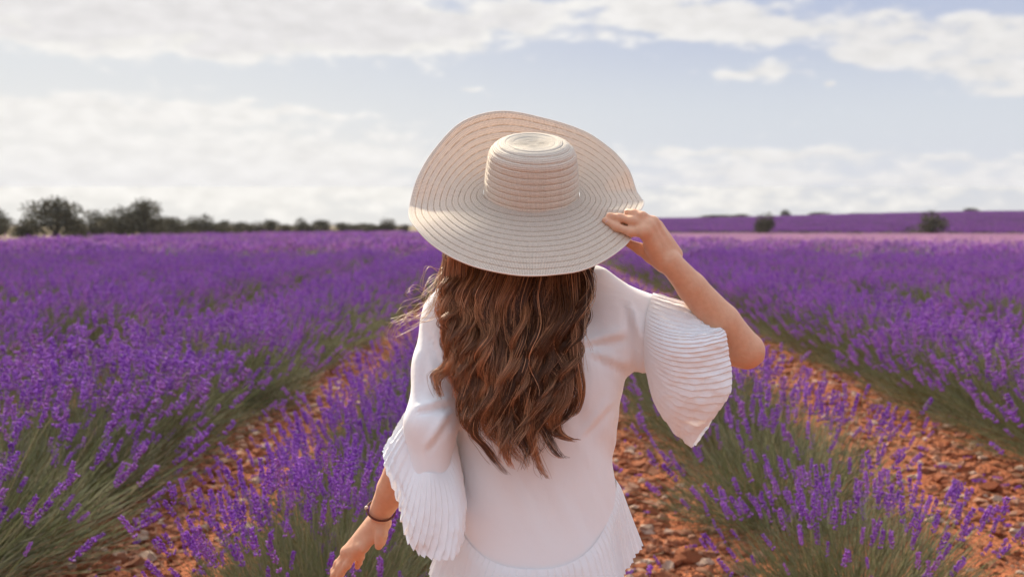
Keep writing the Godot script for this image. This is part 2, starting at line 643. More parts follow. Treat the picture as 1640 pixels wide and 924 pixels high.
func bush_shape(seed_: int, spikes_n: int, stems_n: int, leaves_n: int, lod: int) -> Dictionary:
	# a dome of stems 0.64 m high and 1.5 m wide; every stem that blooms ends in a spike
	rng.seed = seed_
	var green := MB.new()
	var spikes: Array[Transform3D] = []
	var lump := noise(seed_ + 50, 1.6, 2)
	for i in stems_n:
		var ct := rf(0.16, 1.0)
		var phi := rf(0.0, TAU)
		var st := sqrt(1.0 - ct * ct)
		var dir := Vector3(cos(phi) * st, ct, sin(phi) * st)
		var reach := 1.0 / sqrt(pow(st / 0.84, 2.0) + pow(ct / 0.60, 2.0)) * rf(0.80, 1.06) * (1.0 + 0.22 * lump.get_noise_3dv(dir * 2.0))
		var blooms := spikes.size() < spikes_n and rng.randf() < float(spikes_n) / stems_n * smoothstep(0.15, 0.75, ct) * (0.35 + 0.95 * ct) * 1.8
		if not blooms:
			reach *= rf(0.62, 0.93)
		var b := Vector3(cos(phi), 0, sin(phi)) * rf(0.0, 0.20) + Vector3(rf(-0.06, 0.06), 0.02, rf(-0.06, 0.06))
		var side := Vector3(rf(-1, 1), rf(-0.3, 0.3), rf(-1, 1)) * 0.05
		var tip := b + dir * reach - Vector3(0, 0.10 * st * st * reach, 0)
		var pts := PackedVector3Array()
		var seg := 3 if lod < 2 else 1
		for k in seg + 1:
			var t := float(k) / seg
			pts.append(b.lerp(tip, t) + side * sin(t * PI) * 0.8 - dir * Vector3(0.06, 0.0, 0.06) * 0.0 + Vector3(dir.x, -0.25, dir.z) * (0.07 * sin(t * PI) * st))
		var straw := rng.randf() < 0.10
		var c1 := Color(0.26, 0.25, 0.15).lerp(Color(0.16, 0.195, 0.075), rng.randf())
		if straw:
			c1 = Color(0.36, 0.29, 0.18)
		if lod < 2:
			var rad := PackedFloat32Array([0.0015, 0.0013, 0.0010, 0.0008])
			green.tube(pts, rad, 3, PackedColorArray([c1]), false)
		else:
			green.blade(b, (tip - b).normalized(), Vector3(sin(phi), 0, -cos(phi)), (tip - b).length(), 0.010, c1, Vector3.ZERO)
		if blooms:
			var up := (pts[pts.size() - 1] - pts[pts.size() - 2]).normalized()
			up = (up + Vector3(rf(-0.34, 0.34), 0.34, rf(-0.34, 0.34))).normalized()
			var s := rf(0.75, 1.55)
			var bs := Basis(Quaternion(Vector3.UP, up)) * Basis(Vector3.UP, rf(0, TAU))
			spikes.append(Transform3D(bs.scaled(Vector3(s, s, s)), tip))
	for i in leaves_n:
		var ct := rf(0.0, 1.0)
		var phi := rf(0.0, TAU)
		var st := sqrt(1.0 - ct * ct)
		var dir := Vector3(cos(phi) * st, ct, sin(phi) * st)
		var q := dir * Vector3(0.62, 0.47, 0.62) * pow(rng.randf(), 0.4) * (1.0 + 0.25 * lump.get_noise_3dv(dir * 2.0))
		var out := (dir + Vector3(rf(-0.5, 0.5), rf(0.1, 0.9), rf(-0.5, 0.5))).normalized()
		var sd := out.cross(Vector3(rf(-1, 1), rf(-1, 1), rf(-1, 1))).normalized()
		var big := 1.0 if lod < 2 else 2.6
		var col := Color(0.12, 0.135, 0.068).lerp(Color(0.25, 0.24, 0.155), rng.randf())
		if rng.randf() < 0.06:
			col = Color(0.32, 0.26, 0.16)
		green.blade(q, out, sd, rf(0.06, 0.13) * big, rf(0.0026, 0.0042) * big, col, Vector3(rf(-0.01, 0.01), -0.008, rf(-0.01, 0.01)))
	return {"green": green, "spikes": spikes}

func tint_of(kind: int) -> Color:
	return [VIOLET, Color(0.21, 0.055, 0.40), Color(0.33, 0.115, 0.51), Color(0.33, 0.115, 0.43)][kind % 4]

func joined_spikes(list: Array, lod: int) -> ArrayMesh:
	var mb := MB.new()
	for x in list:
		spike_mesh(mb, x, lod, tint_of(rng.randi_range(0, 3)))
	return mb.mesh()

func row_x(k: int) -> float:
	return ROW0 + PITCH * k

const NTH := ["", "first", "second", "third", "fourth", "fifth", "sixth", "seventh", "eighth", "ninth", "tenth", "eleventh", "twelfth", "thirteenth", "fourteenth"]

func row_words(k: int) -> String:
	if k == 0:
		return "the woman's own row"
	if k == 1:
		return "the gappy row right of the woman"
	if k < 0:
		return "the %s row left of the woman's" % NTH[mini(-k, 14)]
	return "the %s row right of the woman's" % NTH[mini(k, 14)]

const LOOKS := ["densely flowering", "violet flowering", "half green", "thinly flowering", "mostly green"]
var near_spots := []

func lavender() -> void:
	# where every bush stands
	rng.seed = 77
	var spots := []
	for k in range(-60, 62):
		var z := 2.75 + rf(0.0, 0.4)
		while z < 180.0:
			var x := row_x(k) + rf(-0.09, 0.09) + (0.16 if k == 0 else 0.62 if k < 0 else -0.22 if k > 1 else -0.24)
			z += rf(0.80, 1.12) * (1.0 if z < 60.0 else 1.25)
			if k == 1 and z < 12.0:
				z += 0.36                                  # here the row is thin and its bushes stand apart
			if absf(x) > 0.47 * z + 1.0 or z > field_end(x / z):
				continue
			if z > 14.0 and rng.randf() < 0.05:
				continue                                   # a plant has died here and there
			if k == 0 and z < 2.9:
				continue
			spots.append({"x": x, "z": z, "k": k, "d": Vector2(x, z).length(), "t": rf(0, TAU), "s": rf(0.92, 1.12) * (0.84 if k == 0 else 0.84 if k == 1 else 1.12), "r": rng.randf(), "tall": rf(0.94, 1.08) * (1.15 if k == 0 or k == 1 else 0.95)})
	spots.sort_custom(func(a, b): return a.d < b.d)
	# the kinds of bush
	var shapes := []
	var green_mesh := []
	var bloom_mesh := []
	var nsp := [290, 250, 200, 140, 70]
	for i in 5:
		var b := bush_shape(100 + i, nsp[i], 820, 5200, 1)
		shapes.append(b)
		green_mesh.append(b.green.mesh())
		bloom_mesh.append(joined_spikes(b.spikes, 1))
	var spike_kinds := []
	for i in 6:
		var mb := MB.new()
		rng.seed = 300 + i
		spike_mesh(mb, Transform3D(), 0, tint_of(i))
		spike_kinds.append(mb.mesh())
	rng.seed = 78
	var things := mini(300, spots.size())
	var count := {}
	for i in things:
		var s: Dictionary = spots[i]
		var kind := 0 if s.r < 0.22 else 1 if s.r < 0.50 else 2 if s.r < 0.77 else 3 if s.r < 0.92 else 4
		if s.k == 1 and s.d < 12.0:
			kind = 3 if s.r < 0.75 else 2
		if s.k == 0 and s.d < 6.5:
			kind = 0 if s.r < 0.5 else 1
		var close := i < 7
		var where := Vector3(s.x, 0.02, -s.z)
		var label: String
		count[s.k] = count.get(s.k, 0) + 1
		var nth: int = count[s.k]
		var grp := "lavender bushes in " + row_words(s.k)
		if close:
			near_spots.append(s)
			label = "%s lavender bush, %s from the front in %s" % [LOOKS[kind], NTH[nth], row_words(s.k)]
		else:
			label = "%s lavender bush, %s from the front in %s" % [LOOKS[kind], NTH[nth], row_words(s.k)] if nth < 15 else "violet lavender bush towards the far end of " + row_words(s.k)
		var o := thing("lavender_bush", label, "lavender bush", where, grp)
		o.rotation.y = s.t
		o.scale = Vector3(s.s, s.s * s.tall, s.s)
		part("foliage", green_mesh[kind], M.stem, o, "stuff")
		if close:
			for x in shapes[kind].spikes:
				part("flower_spike", spike_kinds[rng.randi_range(0, 5)], M.flower, o, "", x)
		else:
			part("flower_spikes", bloom_mesh[kind], M.flower, o, "stuff")
	# the rest of the field: more bushes than anyone would count
	var bloom := noise(83, 0.11, 3)
	var lod := []
	for i in 4:
		var b := bush_shape(200 + i, [130, 105, 70, 30][i], 200, 420, 2)
		var mb: MB = b.green
		for x in b.spikes:
			x.basis = x.basis.scaled(Vector3.ONE * 1.5)
			spike_mesh(mb, x, 2, tint_of(rng.randi_range(0, 3)))
		lod.append(mb.mesh())
	var xs := [[], [], [], []]
	var cs := [PackedColorArray(), PackedColorArray(), PackedColorArray(), PackedColorArray()]
	for i in range(things, spots.size()):
		var s: Dictionary = spots[i]
		var weak: float = s.r + 1.1 * bloom.get_noise_2d(s.x * 0.7, s.z * 0.8)
		var kind := 0 if weak < 0.28 else 1 if weak < 0.52 else 2 if weak < 0.74 else 3
		var b := Basis(Vector3.UP, s.t).scaled(Vector3(s.s, s.s * s.tall, s.s) * 1.06)
		xs[kind].append(Transform3D(b, Vector3(s.x, hill(s.x, s.z) - 0.02, -s.z)))
		var q := rf(0.95, 1.25)
		var dry := rf(0.0, 1.0)
		cs[kind].append(Color(q * rf(0.9, 1.1) * (1.0 + 0.3 * dry * dry), q * (1.1 + 0.8 * dry * dry), q * rf(0.88, 1.0)))
	for i in 4:
		if xs[i].size():
			many("lavender_field", lod[i], M.flower, xs[i], cs[i], self)
	# the pale field behind, and the dark violet one on the rise
	var px := []
	var pc := PackedColorArray()
	var hx := []
	var hc := PackedColorArray()
	rng.seed = 79
	var z := 50.0
	while z < 500.0:
		var s := -0.2
		while s < 0.56:
			var x := s * z + rf(-0.8, 0.8)
			var zz := z + rf(-1.0, 1.0)
			var sl := x / zz
			var q := rf(0.85, 1.15)
			if zz > field_end(sl) + 3.0 and zz < pale_end(sl) and sl > -0.14:
				px.append(Transform3D(Basis(Vector3.UP, rf(0, TAU)).scaled(Vector3(2.0, 0.75, 2.0)), Vector3(x, hill(x, zz) - 0.05, -zz)))
				pc.append(Color(q, q, q))
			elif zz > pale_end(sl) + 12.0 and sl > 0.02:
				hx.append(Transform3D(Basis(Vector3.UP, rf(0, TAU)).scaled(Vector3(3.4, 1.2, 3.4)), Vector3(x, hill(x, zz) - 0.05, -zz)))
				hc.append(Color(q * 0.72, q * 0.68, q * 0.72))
			s += (2.4 if zz < pale_end(sl) else 4.4) / z
		z += 2.4 if z < 150.0 else 4.4
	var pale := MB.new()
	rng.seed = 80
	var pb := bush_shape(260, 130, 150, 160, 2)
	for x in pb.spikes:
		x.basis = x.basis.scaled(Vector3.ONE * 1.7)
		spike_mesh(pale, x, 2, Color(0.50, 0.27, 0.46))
	pale.add(pb.green, Transform3D())
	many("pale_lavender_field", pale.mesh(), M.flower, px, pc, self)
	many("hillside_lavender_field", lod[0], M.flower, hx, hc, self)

# ---------------------------------------------------------------- stones of the paths
func rock(sd: int) -> ArrayMesh:
	var n := noise(sd, 0.7, 2)
	var base := SphereMesh.new()
	base.radial_segments = 6
	base.rings = 3
	base.radius = 1.0
	base.height = 2.0
	var a := base.get_mesh_arrays()
	var mb := MB.new()
	var key := {}
	var to := []
	for p: Vector3 in a[Mesh.ARRAY_VERTEX]:
		var id := p.snapped(Vector3.ONE * 0.001)
		if not key.has(id):
			var d := p.normalized()
			var q := d * (1.0 + 0.95 * n.get_noise_3dv(d * 1.3 + Vector3(sd, 0, 0)))
			q = q.clamp(Vector3(-0.95, -0.75, -0.85), Vector3(0.85, 0.7, 1.0))
			key[id] = mb.vert(q * Vector3(1.0, 0.72, 0.85))
		to.append(key[id])
	for i in a[Mesh.ARRAY_INDEX]:
		mb.ix.append(to[i])
	mb.outward()
	# broken faces: each keeps its own edge
	var own := MB.new()
	for i in mb.ix:
		own.ix.append(own.vert(mb.v[i]))
	mb = own
	return mb.mesh()

func stones() -> void:
	rng.seed = 91
	var kinds := []
	for i in 7:
		kinds.append(rock(400 + i))
	var mats := []
	var tones := [Color(0.55, 0.225, 0.12), Color(0.65, 0.32, 0.195), Color(0.48, 0.18, 0.088), Color(0.73, 0.44, 0.305), Color(0.82, 0.63, 0.50), Color(0.40, 0.135, 0.065)]
	for t in tones:
		var m: StandardMaterial3D = M.stone.duplicate()
		m.vertex_color_use_as_albedo = false
		m.albedo_color = t.linear_to_srgb()
		mats.append(m)
	var path := get_node("dirt_path")
	var big := []
	var xs := [[], [], []]
	var cs := [PackedColorArray(), PackedColorArray(), PackedColorArray()]
	for k in range(-4, 5):
		var px := ROW0 + PITCH * (k + 0.5)
		var n := 15000 if k == 0 or k == -1 else 9000 if k == 1 else 4000
		for i in n:
			var z := 4.0 + pow(rng.randf(), 1.5) * 20.0
			var x := px + rng.randfn(0.0, 0.36)
			if absf(x) > 0.5 * z + 0.6 or absf(x - px) > 1.0:
				continue
			var r := 0.008 + 0.030 * pow(rng.randf(), 3.2)
			if rng.randf() < 0.035:
				r = rf(0.028, 0.052)
			var b := Basis.from_euler(Vector3(rf(-0.9, 0.9), rf(0, TAU), rf(-0.9, 0.9))).scaled(Vector3(r * rf(0.8, 1.6), r * rf(0.6, 1.0), r))
			var t := Transform3D(b, Vector3(x, soil_height(x, -z) + r * 0.22, -z))
			var tone: int = [0, 0, 1, 1, 2, 2, 3, 5][rng.randi_range(0, 7)]
			if r > 0.025 and rng.randf() < 0.10:
				tone = 4
			if r > 0.024:
				big.append({"t": t, "d": r / z, "m": tone})
			else:
				var j := i % 3
				xs[j].append(t)
				var q := rf(0.8, 1.15)
				cs[j].append(Color(tones[tone].r * q, tones[tone].g * q, tones[tone].b * q))
	big.sort_custom(func(a, b): return a.d > b.d)
	for i in big.size():
		if i < 300:
			part("stone", kinds[i % 7], mats[big[i].m], path, "", big[i].t)
		else:
			xs[i % 3].append(big[i].t)
			cs[i % 3].append(tones[big[i].m])
	for j in 3:
		many("pebbles", kinds[j], M.stone, xs[j], cs[j], path)

func litter() -> void:
	# fallen flower heads and dry stalks on the paths
	rng.seed = 97
	var head := MB.new()
	spike_mesh(head, Transform3D(), 1, VIOLET)
	var stalk := MB.new()
	stalk.tube(PackedVector3Array([Vector3(0, 0, 0), Vector3(0.004, 0.06, 0.002), Vector3(0, 0.13, 0.0)]), PackedFloat32Array([0.0016, 0.0013, 0.0009]), 4, PackedColorArray([Color.WHITE]), false)
	var xs := [[], []]
	var cs := [PackedColorArray(), PackedColorArray()]
	for i in 2600:
		var k := rng.randi_range(-2, 2)
		var z := 4.2 + pow(rng.randf(), 1.4) * 16.0
		var x := ROW0 + PITCH * (k + 0.5) + rng.randfn(0.0, 0.45)
		if absf(x) > 0.5 * z + 0.6:
			continue
		var lie := Basis.from_euler(Vector3(PI / 2 + rf(-0.25, 0.1), rf(0, TAU), 0), EULER_ORDER_YXZ)
		var s := rf(0.5, 1.2)
		var j := 0 if rng.randf() < 0.4 else 1
		xs[j].append(Transform3D(lie.scaled_local(Vector3(s, s, s)), Vector3(x, soil_height(x, -z) + rf(0.006, 0.022), -z)))
		cs[j].append(Color(1, 1, 1) if j == 0 else Color(0.40, 0.31, 0.19).lerp(Color(0.25, 0.19, 0.11), rng.randf()))
	var path := get_node("dirt_path")
	many("fallen_flowers", head.mesh(), M.flower, xs[0], cs[0], path)
	many("dry_stalks", stalk.mesh(), M.stem, xs[1], cs[1], path)

# ---------------------------------------------------------------- trees and bushes at the edge of the fields
func tree_shape(sd: int, lobes: int, wide: float, tall: float, trunk: float) -> Dictionary:   # metres; the crown stands on a forked trunk
	rng.seed = sd
	var wood := MB.new()
	var crown := MB.new()
	var tips := []
	var base := tall * trunk * 0.6
	wood.tube(PackedVector3Array([Vector3(0, -0.2, 0), Vector3(0.04, base * 0.6, 0.02), Vector3(0.02, base * 1.15, 0)]), PackedFloat32Array([tall * 0.055, tall * 0.042, tall * 0.034]), 8, PackedColorArray([Color.WHITE]))
	for k in lobes:
		var a := TAU * k / lobes + rf(-0.5, 0.5)
		var r := wide * 0.5 * rf(0.25, 0.72) * (0.15 if k == 0 else 1.0)
		var p := Vector3(cos(a) * r, rf(base + tall * 0.14, tall * 0.80), sin(a) * r)
		if k == 0:
			p.y = tall * 0.82
		tips.append([p, rf(0.19, 0.30) * minf(wide, tall * 1.3)])
		wood.tube(PackedVector3Array([Vector3(0.02, base * rf(0.7, 1.0), 0), p * Vector3(0.45, 0.62, 0.45) + Vector3(0, base * 0.25, 0), p]), PackedFloat32Array([tall * 0.028, tall * 0.018, tall * 0.006]), 6, PackedColorArray([Color.WHITE]), false)
	var lump := noise(sd + 5, 0.8, 3)
	for q in tips:
		var n := 420
		for i in n:
			var d := Vector3(rng.randfn(), rng.randfn(), rng.randfn()).normalized()
			var rr: float = q[1] * pow(rng.randf(), 0.4) * (1.0 + 0.6 * lump.get_noise_3dv(d * 2.5 + q[0]))
			var p: Vector3 = q[0] + d * rr * Vector3(1.15, 0.85, 1.15)
			if p.y < base * 0.35:
				continue
			var up := (d + Vector3(rf(-0.8, 0.8), rf(-0.2, 0.8), rf(-0.8, 0.8))).normalized()
			var sd2 := up.cross(Vector3(rf(-1, 1), rf(-1, 1), rf(-1, 1))).normalized()
			var col := Color(0.08, 0.074, 0.05).lerp(Color(0.16, 0.145, 0.10), rng.randf())
			crown.blade(p, up, sd2, tall * rf(0.035, 0.065), tall * rf(0.03, 0.05), col, Vector3(0, -tall * 0.008, 0))
	return {"wood": wood.mesh(), "crown": crown.mesh()}

func trees() -> void:
	# middle, width and top in hundredths of a degree seen from the path; distance; kind; label
	var oaks := [tree_shape(501, 9, 1.25, 1.0, 0.16), tree_shape(502, 7, 1.1, 1.0, 0.2), tree_shape(503, 10, 1.5, 1.0, 0.14), tree_shape(504, 6, 1.0, 1.0, 0.1)]
	# px, width px, top px, base px, distance, kind
	var list := [
		[-14, 56, 336, 379, 110, 0, "dark green holm oak cut off at the left edge of the picture"],
		[87, 84, 322, 377, 118, 0, "tall round dark oak standing alone at the left"],
		[46, 26, 351, 374, 121, 3, "low dark bush at the left foot of the tall round oak"],
		[150, 44, 339, 374, 128, 1, "small open oak between the two tall oaks on the left"],
		[192, 60, 334, 376, 120, 1, "broad dark oak, lower left half of the widest pair of crowns"],
		[226, 56, 324, 376, 122, 0, "tall oak with a ragged crown, higher half of the widest pair of crowns"],
		[270, 46, 349, 374, 130, 2, "low spreading oak just right of the ragged tall oak"],
		[306, 28, 349, 372, 138, 3, "small round oak, left one of the twin oaks"],
		[327, 34, 345, 372, 136, 1, "small taller oak, right one of the twin oaks"],
		[357, 28, 354, 371, 142, 2, "low flat bush just right of the twin oaks"],
		[383, 30, 356, 371, 148, 2, "low olive-green bush in a gap of the tree line"],
		[411, 26, 356, 370, 150, 3, "dark round bush, left one of a touching pair"],
		[434, 34, 353, 370, 152, 2, "wider dark bush, right one of a touching pair"],
		[481, 24, 350, 369, 155, 1, "small dark tree with a pointed crown on the left horizon"],
		[513, 36, 353, 368, 160, 2, "wide low tree in the middle of the left horizon"],
		[548, 32, 357, 368, 165, 2, "very low flat bush on the left horizon"],
		[588, 34, 358, 367, 168, 2, "very low dim bush right before the dark round tree"],
		[621, 30, 351, 367, 166, 3, "dark round tree on the horizon left of the hat"],
		[648, 20, 360, 367, 170, 2, "tiny bush on the horizon just beside the hat brim"],
		[30, 30, 358, 378, 116, 3, "small scrubby bush between the edge tree and the tall round oak"],
		[118, 40, 350, 376, 124, 2, "low bush at the right foot of the tall round oak"],
		[168, 34, 348, 376, 126, 3, "rounded bush filling the gap before the pair of crowns"],
		[250, 40, 348, 375, 126, 2, "bush under the right side of the ragged tall oak"],
		[288, 30, 354, 373, 134, 3, "dark low bush left of the twin oaks"],
		[345, 30, 359, 372, 140, 2, "dark low bush at the right foot of the twin oaks"],
		[398, 30, 360, 371, 146, 2, "low bush before the touching pair"],
		[458, 34, 360, 370, 150, 2, "low bush behind the touching pair"],
		[500, 34, 361, 369, 156, 2, "low bush right of the pointed tree"],
		[568, 36, 360, 368, 164, 2, "low bush in the flattest stretch of the tree line"],
		[604, 30, 361, 368, 166, 2, "low bush at the left foot of the dark round tree"],
		[1216, 16, 346, 368, 150, 3, "pale green bush joined to the dark round bush in the violet field"],
		[1228, 24, 343, 369, 152, 3, "dark round bush in the violet field right of the raised hand"],
		[1489, 44, 340, 367, 160, 1, "dark heart-shaped bush in the violet field at the right"],
		[1150, 60, 344, 355, 420, 2, "long low thicket on the ridge above the raised hand"],
		[1185, 30, 343, 354, 430, 2, "low thicket end on the ridge left of the dark round bush"],
		[1257, 16, 336, 353, 440, 3, "small upright tree on the ridge right of the dark round bush"],
		[1310, 34, 340, 351, 450, 2, "low wide tree in the middle of the right ridge"],
		[1378, 36, 341, 350, 455, 2, "flat bush on the ridge left of the heart-shaped bush"],
		[1440, 40, 341, 349, 460, 2, "faint flat bush on the ridge just before the heart-shaped bush"],
		[1552, 24, 333, 347, 460, 3, "small round tree on the ridge right of the heart-shaped bush"],
	]
	for t in list:
		var s: float = (t[0] - 840.0) / F
		var d: float = t[4]
		var x := s * d
		var y := hill(x, d) - 0.05
		var top: float = 1.5 + (360.5 - t[2]) / F * d
		var h: float = maxf(top - y, 0.8)
		var w: float = t[1] * 1.22 / F * d
		var kinds: Dictionary = oaks[t[5]]
		var o := thing("oak_tree" if d < 135.0 or t[5] == 1 else "bush", t[6], "tree" if d < 135.0 or t[5] == 1 else "bush", Vector3(x, y, -d), "oaks and bushes along the edge of the fields")
		o.rotation.y = rf(0, TAU)
		var proto_w: float = [1.25, 1.1, 1.5, 1.0][t[5]]
		o.scale = Vector3(w / proto_w, h, w / proto_w)
		part("trunk", kinds.wood, M.bark, o)
		part("crown", kinds.crown, M.leaf, o, "stuff")

# ---------------------------------------------------------------- the hat
const HAT_TILT := 68.0                # the crown points back towards the path, tilted that far from upright
const CROWN_R := 0.091
var hat_x: Transform3D                # origin in the middle of the crown's foot, y along the crown
var brim_ang := []
var brim_r := []
var brim_h := []

func brim_edge() -> void:
	# the wavy edge of the brim: places it passes through, and how wide the brim is there
	var edge := [[800, 177, 0.228], [740, 194, 0.230], [700, 233, 0.230], [668, 285, 0.232], [656, 330, 0.234], [668, 366, 0.232], [700, 396, 0.230], [745, 420, 0.228], [790, 433, 0.226], [840, 440, 0.225], [890, 438, 0.224],
		[936, 430, 0.222], [986, 404, 0.219], [1012, 378, 0.216], [1024, 338, 0.214], [1021, 308, 0.214], [1008, 272, 0.216], [985, 243, 0.219], [940, 211, 0.222], [870, 188, 0.226]]
	var rows := []
	for e in edge:
		var dir := at(e[0], e[1], 1.0) - cam.position
		var inv := hat_x.affine_inverse()
		var p0 := inv * cam.position
		var dl := inv.basis * dir
		var a := dl.x * dl.x + dl.z * dl.z
		var b := 2.0 * (p0.x * dl.x + p0.z * dl.z)
		var c: float = p0.x * p0.x + p0.z * p0.z - e[2] * e[2]
		var disc := b * b - 4.0 * a * c
		var t := -b / (2.0 * a)
		if disc > 0.0:
			t += (sqrt(disc) if e[1] < 335 else -sqrt(disc)) / (2.0 * a)
		var q := p0 + dl * t
		rows.append([fposmod(atan2(-q.z, q.x), TAU), Vector2(q.x, q.z).length(), q.y])
	rows.sort_custom(func(u, v): return u[0] < v[0])
	rows = [[rows[-1][0] - TAU, rows[-1][1], rows[-1][2]]] + rows + [[rows[0][0] + TAU, rows[0][1], rows[0][2]]]
	for r in rows:
		brim_ang.append(r[0]); brim_r.append(r[1]); brim_h.append(r[2])

func brim_at(a: float, s: float) -> Vector3:       # a: angle, s: 0 at the crown, 1 at the edge; in the hat's own axes
	var aa := fposmod(a, TAU)
	var r1 := ramp(brim_ang, brim_r, aa)
	var h1 := ramp(brim_ang, brim_h, aa)
	var r := lerpf(CROWN_R + 0.002, r1, s)
	var h := h1 * pow(s, 1.35) + 0.012 * exp(-s * 9.0)
	# rows of braid, each a little proud of the next
	var u := fposmod(s * 12.0, 1.0)
	h += 0.0003 * sin(u * PI) - 0.0005 * (1.0 - u) - 0.0011 * exp(-pow(minf(u, 1.0 - u) / 0.045, 2.0))
	return Vector3(cos(a) * r, h, -sin(a) * r)

func brim_depth(px: float, py: float) -> float:    # depth at which the brim's upper side is met in that direction
	var inv := hat_x.affine_inverse()
	var d := 1.95
	while d < 2.6:
		var q := inv * at(px, py, d)
		var a := atan2(-q.z, q.x)
		var aa := fposmod(a, TAU)
		var s := (Vector2(q.x, q.z).length() - CROWN_R) / (ramp(brim_ang, brim_r, aa) - CROWN_R)
		if q.y < ramp(brim_ang, brim_h, aa) * pow(clampf(s, 0.0, 1.2), 1.35):
			return d
		d += 0.002
	return d

func weave_texture() -> ImageTexture:              # paper straw: slanting stitches, with pin holes between them
	var n := 128
	var im := Image.create(n, n, false, Image.FORMAT_RGBA8)
	var nz := noise(61, 0.05, 3)
	for y in n:
		for x in n:
			var row := y / 16
			var u := fposmod((x + (y % 16) * (0.5 if row % 2 == 0 else -0.5) + (8 if row % 2 else 0)) / 16.0, 1.0)
			var v := (y % 16) / 16.0
			var rib := sin(u * PI)
			var b := 0.86 + 0.14 * pow(rib, 0.6) * (0.7 + 0.3 * sin(v * PI)) + 0.06 * nz.get_noise_2d(x, y)
			var hole := absf(u - 0.0) < 0.11 and absf(v - 0.5) < 0.17 or absf(u - 1.0) < 0.11 and absf(v - 0.5) < 0.17
			im.set_pixel(x, y, Color(0.34, 0.29, 0.25) if hole else Color(b, b * 0.985, b * 0.96))
	return ImageTexture.create_from_image(im)

func weave_height() -> ImageTexture:
	var n := 128
	var im := Image.create(n, n, false, Image.FORMAT_RGBA8)
	for y in n:
		for x in n:
			var row := y / 16
			var u := fposmod((x + (y % 16) * (0.5 if row % 2 == 0 else -0.5) + (8 if row % 2 else 0)) / 16.0, 1.0)
			var v := (y % 16) / 16.0
			var h := pow(sin(u * PI), 0.7) * (0.5 + 0.5 * sin(v * PI))
			im.set_pixel(x, y, Color(h, h, h))
	return ImageTexture.create_from_image(im)

